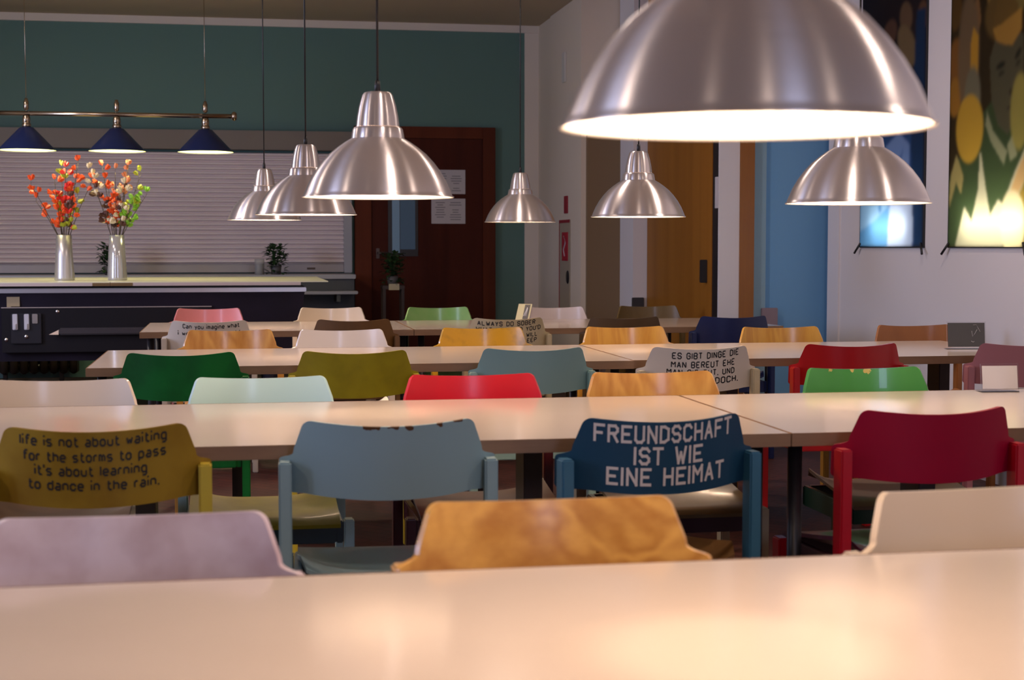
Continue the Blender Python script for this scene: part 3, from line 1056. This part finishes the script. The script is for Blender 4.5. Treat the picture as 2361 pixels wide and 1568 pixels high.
P_LAV = paint('worn_lavender', (.66, .57, .66), ((.46, .35, .40), 9, .4, .7), .4, .15)
P_CREAM = paint('cream', (.80, .64, .46))
P_IVORY = paint('ivory', (.78, .66, .53))
P_WHITE = paint('white', (.72, .66, .64))
P_WHITEP = paint('pinkish_white', (.70, .58, .53))
P_STWHITE = paint('stencil_white', (.60, .54, .47), None, .45, .1)
P_STBEIGE = paint('stencil_beige', (.50, .42, .27), ((.42, .33, .18), 7, .4, .7), .45, .1)
P_MUST = paint('mustard', (.33, .205, .02), ((.25, .14, .012), 7, .4, .65), .45, .1)
P_YEL = paint('bright_mustard', (.55, .42, .03))
P_BLUEG = (.25, .37, .40)
P_AQUA = paint('pale_aqua', (.52, .76, .76))
P_AQUAG = paint('grey_aqua', (.20, .32, .32), None, .45, .1)
P_SEAF = paint('seafoam', (.28, .42, .36))
P_PETROL = paint('petrol_blue', (.012, .055, .105), None, .45, .1)
P_PETROLL = paint('petrol_blue_leg', (.035, .14, .23))
P_CRIM = paint('crimson', (.30, .001, .024), None, .5, .05)
P_CRIML = paint('crimson_leg', (.45, .004, .018))
P_RED = paint('gloss_red', (.50, .006, .018), None, .3, .1)
P_RED2 = paint('signal_red', (.42, .004, .006))
P_DGREEN = paint('dark_green', (.004, .13, .022), ((.003, .07, .014), 6, .4, .7), .5, .05)
P_OLIVE = paint('olive_yellow', (.29, .235, .008), ((.21, .165, .006), 8, .4, .7), .5, .05)
P_YMOT = paint('golden_yellow', (.62, .33, .012), ((.24, .15, .012), 9, .5, .75))
P_NAVY = paint('navy', (.006, .014, .075), None, .35, .25)
P_MAUVE = paint('mauve_pink', (.38, .15, .16), None, .5, .05)
P_PINK = paint('pink', (.68, .22, .22))
P_LGREEN = paint('light_green', (.20, .42, .10), ((.26, .46, .14), 9, .4, .7))
P_BROWN = wood('brown_wood', (.14, .062, .012), (.11, .048, .010), 8, (1, 1, .3), 2, .5, .05)
P_DBROWN = wood('dark_brown_wood', (.085, .044, .011), (.065, .034, .009), 8, (1, 1, .3), 2, .5, .05)
P_OLB = wood('olive_brown_wood', (.15, .088, .018), (.12, .07, .014), 8, (1, 1, .3), 2, .4, .2)
P_HONEY = wood('honey_wood', (.72, .40, .10), (.44, .185, .033), 5, (.9, 1, .35), 4, .28, .4, 34)
P_HONEY1 = wood('honey_wood_figured', (.76, .43, .11), (.40, .165, .032), 4.0, (.8, 1, 1.2), 10, .28, .35, 34)
P_HONEY2 = wood('golden_honey_wood', (.60, .33, .050), (.44, .20, .026), 6, (2.2, 1, .3), 3, .28, .4, 26)
P_RBROWN = wood('reddish_brown_wood', (.34, .125, .03), (.28, .10, .024), 6, (1, 1, .3), 2, .4, .2)
P_BLUEGM = chipped('paint_blue_grey_chipped', P_BLUEG, (.10, .04, .012), [(-.04, .792, .030, .006), (.012, .792, .014, .005), (.042, .791, .010, .006), (.112, .799, .008, .011), (.15, .803, .016, .005)], .45, .1)
P_BLUEGP = paint('blue_grey', P_BLUEG, None, .45, .15)
P_GREENC = chipped('paint_green_chipped', (.045, .22, .05), (.50, .40, .12), [(.10, .797, .008, .014), (.02, .796, .009, .012), (-.035, .794, .008, .016), (-.025, .789, .008, .008)], .28, .35)
P_GREENP = paint('green', (.045, .22, .05))

P_DTEAL = paint('dark_teal', (.012, .04, .045))
P_DRED = paint('dark_red', (.09, .003, .008))
P_PLUM = paint('dark_plum', (.028, .006, .014))
P_PLUM2 = paint('plum', (.10, .022, .05))
P_DGREEN2 = paint('bottle_green', (.006, .035, .014))

G1, G2, G3, G4, G5, G6, G7 = ('chairs behind the nearest table', 'chairs before the second table row', 'chairs behind the second table row',
                              'chairs before the third table row', 'chairs behind the third table row', 'chairs before the last table row', 'chairs behind the last table row')
# behind the nearest table
chair(-.15, 2.27, -1, 'worn lavender white chair at the left edge behind the nearest table', G1, P_LAV)
chair(.47, 2.30, -1, 'honey coloured wooden chair with bold grain behind the nearest table', G1, P_HONEY1)
chair(1.17, 2.28, -1, 'plain cream chair at the right edge behind the nearest table', G1, P_CREAM, rot=5)
# second row, backs to the viewer
t, bk = chair(-.30, 3.33, 1, 'mustard chair with four lines of black writing about storms and rain', G2, P_MUST, P_YEL, P_YEL, 1.5)
lettering([('life is not about waiting', -.158, .150, .7735, .778, .020),
           ('for the storms to pass', -.150, .148, .7405, .744, .020),
           ("it's about learning", -.128, .108, .711, .712, .020),
           ('to dance in the rain.', -.140, .132, .680, .680, .020)], bk, M_STENCIL, -1.25)
chair(.33, 3.32, 1, 'blue-grey chair with chipped paint along its top edge', G2, P_BLUEGM, P_BLUEGP, P_BLUEGP, -2.5)
t, bk = chair(.96, 3.29, 1, 'dark petrol blue chair with white capital writing FREUNDSCHAFT', G2, P_PETROL, P_BROWN, P_PETROLL, 6)
M_WHITELET = pr('white_stencil_paint', (.70, .62, .56), .5)
lettering([('FREUNDSCHAFT', -.170, .166, .7575, .7645, .0345), ('IST WIE', -.085, .082, .7105, .7125, .0345), ('EINE HEIMAT', -.142, .146, .6610, .6660, .0350)], bk, M_WHITELET, 1.15)
chair(1.64, 3.325, 1, 'crimson red chair with bright red posts at the right, second row', G2, P_CRIM, P_PLUM2, P_CRIML, 3.5, P_PLUM)
# behind the second row
chair(-.50, 4.60, -1, 'ivory chair at the left edge behind the second table row', G3, P_IVORY, P_BROWN)
chair(.07, 4.59, -1, 'pale aqua chair between the ivory and the glossy red one', G3, P_AQUA, P_OLIVE, None, 0, P_DTEAL)
chair(.70, 4.57, -1, 'glossy red chair facing the viewer, between pale aqua and honey chairs', G3, P_RED, P_BROWN, P_DRED)
chair(1.26, 4.56, -1, 'honey wood chair facing the viewer before the white lettered chair', G3, P_HONEY, P_OLB, P_STBEIGE, 0, P_PLUM)
chair(1.97, 4.60, -1, 'grass green chair with yellow chips in front of a red chair', G3, P_GREENC, P_BROWN, P_DGREEN2)
# third row, backs to the viewer
chair(-.20, 5.59, 1, 'dark green chair at the left end of the third table row', G4, P_DGREEN)
chair(.43, 5.58, 1, 'olive yellow chair between the dark green and the grey aqua chair', G4, P_OLIVE, None, P_YEL)
chair(1.11, 5.61, 1, 'grey aqua chair beside the white chair with German writing', G4, P_AQUAG, P_SEAF, P_SEAF)
t, bk = chair(1.76, 5.58, 1, 'white chair with black German capitals ES GIBT DINGE DIE', G4, P_STWHITE, None, P_STBEIGE, 1.5)
lettering([('ES GIBT DINGE DIE', -.122, .150, .767, .776, .0215), ('MAN BEREUT EHE', -.125, .132, .733, .740, .0215), ('MAN SIE TUT. UND', -.140, .134, .705, .707, .0205), ('TUT SIE DOCH.', -.120, .152, .672, .674, .0215)], bk, M_STENCIL, -1.25)
chair(2.40, 5.63, 1, 'signal red chair standing behind the grass green one', G4, P_RED2, None, P_RED2)
chair(3.10, 5.54, 1, 'mauve pink chair at the far right edge of the third row', G4, P_MAUVE, None, P_MAUVE, -5)
# behind the third row
chair(-.03, 7.18, -1, 'honey wood chair in front of the white chair saying Can you imagine', G5, P_HONEY)
chair(.48, 7.12, -1, 'plain white chair in front of a brown chair, third row', G5, P_WHITE)
chair(1.15, 7.17, -1, 'golden yellow blotchy chair in front of the ALWAYS DO SOBER chair', G5, P_YMOT)
chair(1.84, 7.13, -1, 'honey wood chair in front of a dark brown chair', G5, P_HONEY2)
chair(2.57, 6.98, -1, 'golden honey wood chair beside the navy chair', G5, P_HONEY2)
chair(3.28, 7.03, -1, 'reddish brown wooden chair against the white poster wall', G5, P_RBROWN)
# last row, backs to the viewer
t, bk = chair(-.14, 8.0, 1, 'white chair with black writing Can you imagine what', G6, P_STWHITE)
lettering([('Can you imagine what', -.135, .155, .772, .775, .020), ('i would do if i could', -.160, .158, .735, .737, .020), ('do all i can', -.10, .10, .70, .70, .020)], bk, M_STENCIL, -1.25)
chair(.61, 8.0, 1, 'brown wooden chair behind the plain white chair', G6, P_BROWN)
t, bk = chair(1.44, 8.01, 1, 'beige white chair with black capitals ALWAYS DO SOBER', G6, P_STBEIGE, None, None, 1.0)
lettering([('ALWAYS DO SOBER', -.168, .150, .770, .776, .0215), ('WHAT YOU SAID YOU\'D', -.175, .182, .738, .744, .0205), ('DO DRUNK. THAT WILL', -.175, .160, .706, .710, .0205), ('TEACH YOU TO KEEP', -.175, .160, .676, .679, .0205)], bk, M_STENCIL, -1.25)
chair(2.09, 8.01, 1, 'dark brown wooden chair behind a honey wood chair', G6, P_DBROWN)
chair(2.71, 8.0, 1, 'navy blue chair before the last table row', G6, P_NAVY, None, None, 2)
# behind the last row
chair(-.17, 9.67, -1, 'pink chair in front of the black pool table', G7, P_PINK)
chair(.59, 9.67, -1, 'cream chair with bright highlights at the right end of the pool table', G7, P_CREAM)
chair(1.26, 9.61, -1, 'light green chair in front of the dark red door', G7, P_LGREEN)
chair(1.99, 9.50, -1, 'pinkish white chair beside the small note holder', G7, P_WHITEP)
chair(2.63, 9.58, -1, 'olive brown wooden chair rightmost behind the last table row', G7, P_OLB)

# ------------------------------------------------------------------ acrylic holders on the tables
M_ACRYL = mg2, _nt, _b = newmat('clear_acrylic')
M_ACRYL = mg2
_b.inputs['Transmission Weight'].default_value = 1; _b.inputs['Roughness'].default_value = .05; _b.inputs['IOR'].default_value = 1.25
_b.inputs['Base Color'].default_value = (.95, .93, .93, 1)
mfr, _nt, _b = newmat('frosted_acrylic')
_b.inputs['Base Color'].default_value = (.72, .69, .70, 1); _b.inputs['Roughness'].default_value = .25
_b.inputs['Transmission Weight'].default_value = .25
M_FROST = mfr


def holder(loc, rotz, w, h, label, front, lean=.12, mark=None, back=None):
    t = thing('card_holder', label, 'card holder', loc, rotz, 'acrylic card holders on the tables')
    MB().bbox(-w / 2, w / 2, -.002, .05, 0, .003, .001).build('base', M_ACRYL, t)
    def pl(m, x0, x1, z0, z1, d0, d1, mi=0):
        P = lambda x, z, d: (x, z * lean + d, .003 + z)
        v = [P(x, z, d) for d in (d0, d1) for z in (z0, z1) for x in (x0, x1)]
        m.add(v, [(0, 1, 3, 2), (4, 6, 7, 5), (0, 4, 5, 1), (2, 3, 7, 6), (0, 2, 6, 4), (1, 5, 7, 3)], mi)
        return m
    pl(MB(), -w / 2, w / 2, 0, h, .003, .005).build('panel', M_ACRYL, t)
    c = pl(MB(), -w / 2 + .004, w / 2 - .004, .008, h - .006, .0005, .0025).build('card', front, t)
    if mark:
        m = MB()
        for pts in mark[0]:
            m.tube([(x * w, (.003 + z * h) * lean - .0004, .003 + z * h) for x, z in pts], mark[2], 5)
        m.build('drawing', mark[1], c)
    return t, pl


M_SLATE = pr('dark_grey_card', (.075, .073, .070), .5)
M_CHALK = pr('pale_line', (.42, .42, .44), .6)
holder((3.13, 6.14, .74), -.12, .172, .118, 'landscape card holder with a dark grey card on the third table row', M_SLATE, .12,
       ([[(.18, .87), (.26, .88), (.31, .75), (.36, .62)], [(.28, .7), (.22, .55), (.16, .45), (.14, .65)], [(.12, .28), (.17, .24), (.2, .27)]], M_CHALK, .0012))
th, pl_ = holder((1.665, 8.84, .74), -.70, .100, .108, 'small tilted note holder with a yellowish note on the last table row', pr('yellowish_note', (.60, .56, .33), .6), .45)
m = pl_(MB(), .0, .036, .014, .098, -.0008, .0005)
m.build('photo', pr('dark_photo', (.10, .095, .09), .5), th)
mm = MB()
for k in range(4):
    mm.tube([(.004 + .006 * k, (.03 + .0) * .45 - .0012, .035), (.014 + .004 * k, .065 * .45 - .0012, .065 + .004 * k), (.020, .078 * .45 - .0012, .085)], .0014, 5)
mm.build('drawing', pr('white_sketch', (.7, .7, .72), .6), th)
holder((2.312, 4.31, .74), -.08, .120, .084, 'low frosted card holder at the right edge on the second table row', M_FROST, .15)
holder((2.345, 4.06, .74), .35, .10, .135, 'upright card holder cut off by the right edge, second table row', pr('grey_leaflet', (.20, .19, .20), .5), .05)

# ------------------------------------------------------------------ fittings on the right wall
fc = thing('fire_hose_cabinet', 'tall narrow fire hose cabinet with red trim on the right hand pillar', 'cabinet', (2.62, 12.0, .60))
M_SIGNRED = pr('signal_red_enamel', (.30, .012, .025), .5)
MB().bbox(-.008, 0, -.19, .20, .0, .80, .002).build('body', pr('cabinet_cream', (.40, .33, .24), .5), fc)
MB().box(-.012, -.008, -.19, .20, .0, .035).box(-.012, -.008, -.19, .20, .775, .80).box(-.012, -.008, .19, .20, .035, .775).build('red_trim', M_SIGNRED, fc)
pg = MB().box(-.012, -.008, -.13, .09, .47, .70).build('pictogram', pr('pictogram_red', (.42, .012, .03), .5), fc)
MB().tube([(-.013, .0, .67), (-.013, -.05, .61), (-.013, .02, .56), (-.013, -.03, .51)], .007, 6).build('hose_symbol', pr('pictogram_white', (.6, .5, .5), .5), pg)
MB().lathe([(.001, -.006), (.05, -.005), (.055, 0)], 20).build('latch', M_BLACK, fc, (-.008, -.12, .34), (0, PI / 2, 0))
tag(MB().bbox(-.012, 0, -.055, .055, -.07, .07, .002).build('fire_sign', M_SIGNRED, None, (2.62, 11.96, 1.52)), 'small red fire sign above the fire hose cabinet', 'sign')
tag(MB().bbox(-.02, 0, -.05, .05, -.12, .12, .004).build('wall_box', pr('cream_plastic', (.62, .58, .52), .5), None, (2.62, 12.02, 2.62)), 'slim cream box high on the right hand pillar', 'wall box')
tag(MB().bbox(-.02, .07, -.03, 0, -.065, .065, .004).build('switch_box', pr('dark_grey_plastic', (.035, .035, .04), .4), None, (2.93, 11.01, .74)), 'dark grey box on the white post beside the wooden door', 'switch box')
tag(MB().bbox(0, .11, -.02, 0, -.07, .07, .004).build('wall_socket', pr('mauve_plastic', (.30, .22, .25), .45), None, (3.335, 9.36, .72)), 'pinkish grey socket box low on the blue wall', 'socket')
tag(MB().bbox(-.006, 0, -.03, .03, -.1, .1, .002).build('door_plate', M_PAPER, None, (3.03, 9.345, 1.53)), 'small pale plate on the dark door jamb', 'plate')

# ------------------------------------------------------------------ light boxes with artwork
def lightbox(y0, y1, z0, z1, art, tube, label, power, NXg, NZg):
    t = thing('light_box', label, 'light box', (XR, (y0 + y1) / 2, z0), 0, 'glowing light boxes on the white wall')
    hw, H, D, B = (y1 - y0) / 2, z1 - z0, .012, .13
    m = MB()
    m.box(-D, 0, -hw - .006, -hw, -.006, H).box(-D, 0, hw, hw + .006, -.006, H).box(-D, 0, -hw, hw, -.006, 0)
    m.build('frame', M_BLACK, t)
    MB().box(B, B + .004, -hw + .003, hw - .003, .003, H - .003).box(0, B, -hw + .003, -hw + .006, .003, H - .003).box(0, B, hw - .006, hw - .003, .003, H - .003).box(
        0, B, -hw + .006, hw - .006, .003, .006).build('reflector', pr('box_white', (.75, .75, .75), .6), t)
    L = hw * tube[3]
    MB().tube([(.06, -L + tube[1], tube[0]), (.06, L + tube[1], tube[0])], .013, 12).build('fluorescent_tube', pr('tube_%d' % int(power), (1, 1, 1), .5, emit=tube[2], estr=power), t)
    for s in (-1, 1):
        MB().tube([(-D - .004, s * (hw - .015), .02), (-D - .02, s * (hw + .035), -.04)], .007, 6).build('bracket', M_BLACK, t)
    # film: a grid sheet carrying the print as point colours
    us = np.linspace(0, 1, NXg + 1); vs = np.linspace(0, 1, NZg + 1)
    U, V = np.meshgrid(us, vs)
    colr = blur(art(U, V), 1.3) * .75
    v = np.stack([np.full(U.shape, -D), hw - U * 2 * hw, H * (1 - V)], -1).reshape(-1, 3)
    n1 = NXg + 1
    f = [(j * n1 + i, j * n1 + i + 1, (j + 1) * n1 + i + 1, (j + 1) * n1 + i) for j in range(NZg) for i in range(NXg)]
    me = bpy.data.meshes.new('printed_film')
    me.from_pydata(v.tolist(), [], f)
    ca = me.color_attributes.new('print', 'FLOAT_COLOR', 'POINT')
    rgba = np.concatenate([colr.reshape(-1, 3), np.ones((colr.size // 3, 1))], 1).astype(np.float32)
    ca.data.foreach_set('color', rgba.ravel())
    mt = bpy.data.materials.new('printed_film')
    mt.use_nodes = True
    nt = mt.node_tree
    nt.nodes.remove(nt.nodes['Principled BSDF'])
    at = nt.nodes.new('ShaderNodeVertexColor'); at.layer_name = 'print'
    tr = nt.nodes.new('ShaderNodeBsdfTranslucent'); df = nt.nodes.new('ShaderNodeBsdfDiffuse'); gl = nt.nodes.new('ShaderNodeBsdfGlossy')
    gl.inputs['Roughness'].default_value = .25
    m1 = nt.nodes.new('ShaderNodeMixShader'); m1.inputs[0].default_value = .5
    m2 = nt.nodes.new('ShaderNodeMixShader'); m2.inputs[0].default_value = .04
    out = nt.nodes['Material Output']
    K = nt.links.new
    K(at.outputs[0], tr.inputs[0]); K(at.outputs[0], df.inputs[0]); K(df.outputs[0], m1.inputs[1]); K(tr.outputs[0], m1.inputs[2])
    K(m1.outputs[0], m2.inputs[1]); K(gl.outputs[0], m2.inputs[2]); K(m2.outputs[0], out.inputs[0])
    link('printed_film', me, mt, t)


def blur(c, sig):
    k = np.arange(-4, 5)
    g = np.exp(-k * k / (2 * sig * sig)); g /= g.sum()
    p = np.pad(c, ((4, 4), (4, 4), (0, 0)), mode='edge')
    p = sum(g[i] * p[i:i + c.shape[0]] for i in range(9))
    return sum(g[i] * p[:, i:i + c.shape[1]] for i in range(9))


def inpoly(U, V, P):
    ins = np.zeros(U.shape, bool)
    n = len(P)
    for i in range(n):
        x1, y1 = P[i]; x2, y2 = P[(i + 1) % n]
        c = ((y1 > V) != (y2 > V))
        ins ^= c & (U < (x2 - x1) * (V - y1) / ((y2 - y1) + 1e-12) + x1)
    return ins


class Art:
    def __init__(s, U, V, bg):
        s.U, s.V = U, V
        s.c = np.zeros(U.shape + (3,)); s.c[:] = bg
        s.rng = np.random.RandomState(3)

    def poly(s, P, col, a=1.0):
        k = inpoly(s.U, s.V, P)
        s.c[k] = s.c[k] * (1 - a) + np.array(col) * a

    def ell(s, cx, cy, rx, ry, col, a=1.0, rot=0.0, soft=0.0):
        dx, dy = (s.U - cx), (s.V - cy)
        c, q = math.cos(rot), math.sin(rot)
        d = np.sqrt(((dx * c + dy * q) / rx) ** 2 + ((-dx * q + dy * c) / ry) ** 2)
        k = np.clip((1 - d) / max(soft, 1e-3), 0, 1) * a
        s.c = s.c * (1 - k[..., None]) + np.array(col) * k[..., None]


ZP0, ZP1 = 1.185, 2.86


def vz(v):     # picture rows of the print, measured from the visible part: 0 = upper visible limit, 1 = lower edge
    vis = 1.31 / (ZP1 - ZP0)
    return 1 - vis + v * vis


def art_blue(U, V):
    A = Art(U, V, (.030, .020, .022))
    for (cx, cy, rx, ry, c, r) in [(.15, .05, .14, .08, (.12, .05, .03), .2), (.45, .10, .12, .09, (.16, .08, .05), -.1), (.30, .22, .10, .08, (.32, .19, .11), .1),
                                   (.70, .02, .10, .10, (.22, .13, .07), .1), (.72, .22, .16, .12, (.28, .19, .09), .3), (.60, .38, .15, .07, (.15, .07, .05), .2), (.95, .05, .08, .10, (.18, .09, .05), 0),
                                   (.25, .42, .12, .10, (.14, .08, .06), 0), (.62, .48, .10, .05, (.22, .10, .11), -.3)]:
        A.ell(cx, vz(cy * .62), rx, ry * .55, c, 1, r, .12)
    A.poly([(0, vz(.50)), (.35, vz(.44)), (.70, vz(.46)), (1, vz(.40)), (1, 1), (0, 1)], (.03, .09, .26))
    A.poly([(.40, vz(.56)), (.62, vz(.50)), (.78, vz(.56)), (.80, 1), (.45, 1)], (.22, .34, .66))
    A.poly([(.40, vz(.56)), (.50, vz(.60)), (.58, vz(.68)), (.47, vz(.66))], (.05, .13, .36))
    A.poly([(.70, vz(.56)), (.62, vz(.68)), (.58, vz(.66))], (.06, .15, .40))
    A.poly([(0, vz(.80)), (.35, vz(.76)), (.50, vz(.84)), (.30, vz(.93)), (0, vz(.96))], (.30, .52, .80))
    A.poly([(0, vz(.93)), (.25, vz(.88)), (.47, vz(.82)), (.46, 1), (0, 1)], (.12, .32, .62))
    A.poly([(.50, vz(.79)), (.80, vz(.74)), (.87, vz(.87)), (.84, 1), (.46, 1)], (.55, .66, .92))
    A.poly([(.30, vz(.82)), (.34, vz(.80)), (.36, vz(.84)), (.32, vz(.85))], (.08, .22, .5))
    A.poly([(.86, vz(.0)), (1, vz(.0)), (1, 1), (.86, 1), (.80, vz(.5))], (.012, .045, .13))
    return A.c


def art_yellow(U, V):
    A = Art(U, V, (.045, .030, .012))
    # foliage and round spots
    for (cx, cy, rx, ry, c, r) in [(.05, .05, .10, .10, (.14, .075, .02), 0), (.08, .27, .12, .12, (.30, .13, .03), .1), (.06, .40, .10, .09, (.42, .20, .03), 0),
                                   (.52, .03, .05, .06, (.45, .26, .06), 0), (.85, .05, .12, .10, (.22, .17, .05), .2), (.63, .12, .20, .11, (.16, .10, .03), 0)]:
        A.ell(cx, vz(cy), rx, ry * .75, c, 1, r, .2)
    A.poly([(.28, vz(.07)), (.36, vz(.02)), (.40, vz(.12)), (.34, vz(.20)), (.26, vz(.17))], (.30, .16, .06))
    A.poly([(.55, vz(.16)), (.62, vz(.05)), (.74, vz(.05)), (.86, vz(.10)), (.84, vz(.22)), (.70, vz(.24)), (.58, vz(.23))], (.18, .11, .03))
    A.ell(.24, vz(.24), .16, .22, (.22, .15, .08), 1, .0, .25)
    A.poly([(.30, vz(.14)), (.37, vz(.18)), (.37, vz(.36)), (.33, vz(.38)), (.27, vz(.30)), (.27, vz(.20))], (.62, .34, .04))
    A.ell(.30, vz(.42), .12, .11, (.22, .20, .13), 1, 0, .2)
    # suit
    A.poly([(.45, vz(.48)), (.62, vz(.42)), (1, vz(.40)), (1, 1), (0, 1), (0, vz(.72)), (.18, vz(.62)), (.34, vz(.56))], (.055, .085, .035))
    # face, generic
    A.poly([(.52, vz(.28)), (.60, vz(.20)), (.80, vz(.18)), (.93, vz(.22)), (.95, vz(.40)), (.88, vz(.52)), (.76, vz(.58)), (.64, vz(.54)), (.55, vz(.44))], (.105, .095, .055))
    A.poly([(.55, vz(.17)), (.66, vz(.16)), (.90, vz(.12)), (.90, vz(.20)), (.80, vz(.25)), (.70, vz(.24)), (.60, vz(.22))], (.45, .25, .05))
    A.ell(.66, vz(.315), .07, .012, (.03, .03, .02), 1, -.08, .4)
    A.ell(.87, vz(.285), .05, .014, (.03, .03, .02), 1, -.3, .4)
    A.ell(.67, vz(.345), .05, .010, (.05, .05, .03), 1, -.1, .5)
    A.ell(.87, vz(.32), .04, .010, (.05, .05, .03), 1, -.2, .5)
    A.ell(.80, vz(.42), .035, .014, (.04, .03, .02), 1, -.1, .5)
    A.ell(.80, vz(.38), .02, .04, (.11, .10, .06), .7, 0, .6)
    A.ell(.80, vz(.475), .07, .007, (.05, .04, .03), 1, -.12, .5)
    # collar
    A.poly([(.50, vz(.48)), (.58, vz(.56)), (.76, vz(.64)), (.72, vz(.69)), (.56, vz(.60)), (.48, vz(.53))], (.33, .34, .20))
    A.poly([(.76, vz(.62)), (.82, vz(.58)), (.88, vz(.66)), (.80, vz(.68))], (.33, .34, .20))
    # round golden spots
    A.ell(.20, vz(.51), .08, .075, (.80, .46, .06), 1, .3, .1)
    A.ell(.27, vz(.535), .19, .11, (.66, .40, .05), 1, 0, .1)
    A.ell(.90, vz(.50), .12, .12, (.38, .32, .08), .9, .1, .15)
    # pale leaf blades
    A.poly([(.02, vz(.72)), (.10, vz(.63)), (.20, vz(.72)), (.17, vz(.79)), (.10, vz(.74)), (.0, vz(.85))], (.42, .34, .13))
    A.poly([(.42, vz(.62)), (.50, vz(.78)), (.56, vz(.88)), (.66, vz(.82)), (.72, vz(.84)), (.86, vz(.72)), (1, vz(.62)), (1, vz(.75)), (.84, vz(.86)), (.72, 1), (.10, 1), (.22, vz(.84)), (.32, vz(.90)), (.40, vz(.78))], (.66, .62, .42))
    A.poly([(1, vz(.64)), (.88, vz(.72)), (.74, vz(.86)), (.70, vz(.94)), (.84, vz(.84)), (1, vz(.74))], (.72, .46, .20))
    A.poly([(1, vz(.74)), (.86, vz(.84)), (.76, vz(.96)), (.74, 1), (1, 1)], (.40, .27, .05))
    A.ell(.84, vz(.91), .16, .10, (.95, .84, .50), 1, .05, .12)
    return A.c


lightbox(6.757, 7.566, 1.185, ZP1, art_yellow, (.13, -.06, (1, .95, .80), .8), 'tall glowing yellow light box picture with a man in a suit', 30, 110, 300)
lightbox(7.87, 8.73, 1.185, ZP1, art_blue, (.12, .04, (.85, .92, 1.0), .55), 'tall light box picture glowing blue at its lower end', 30, 90, 260)
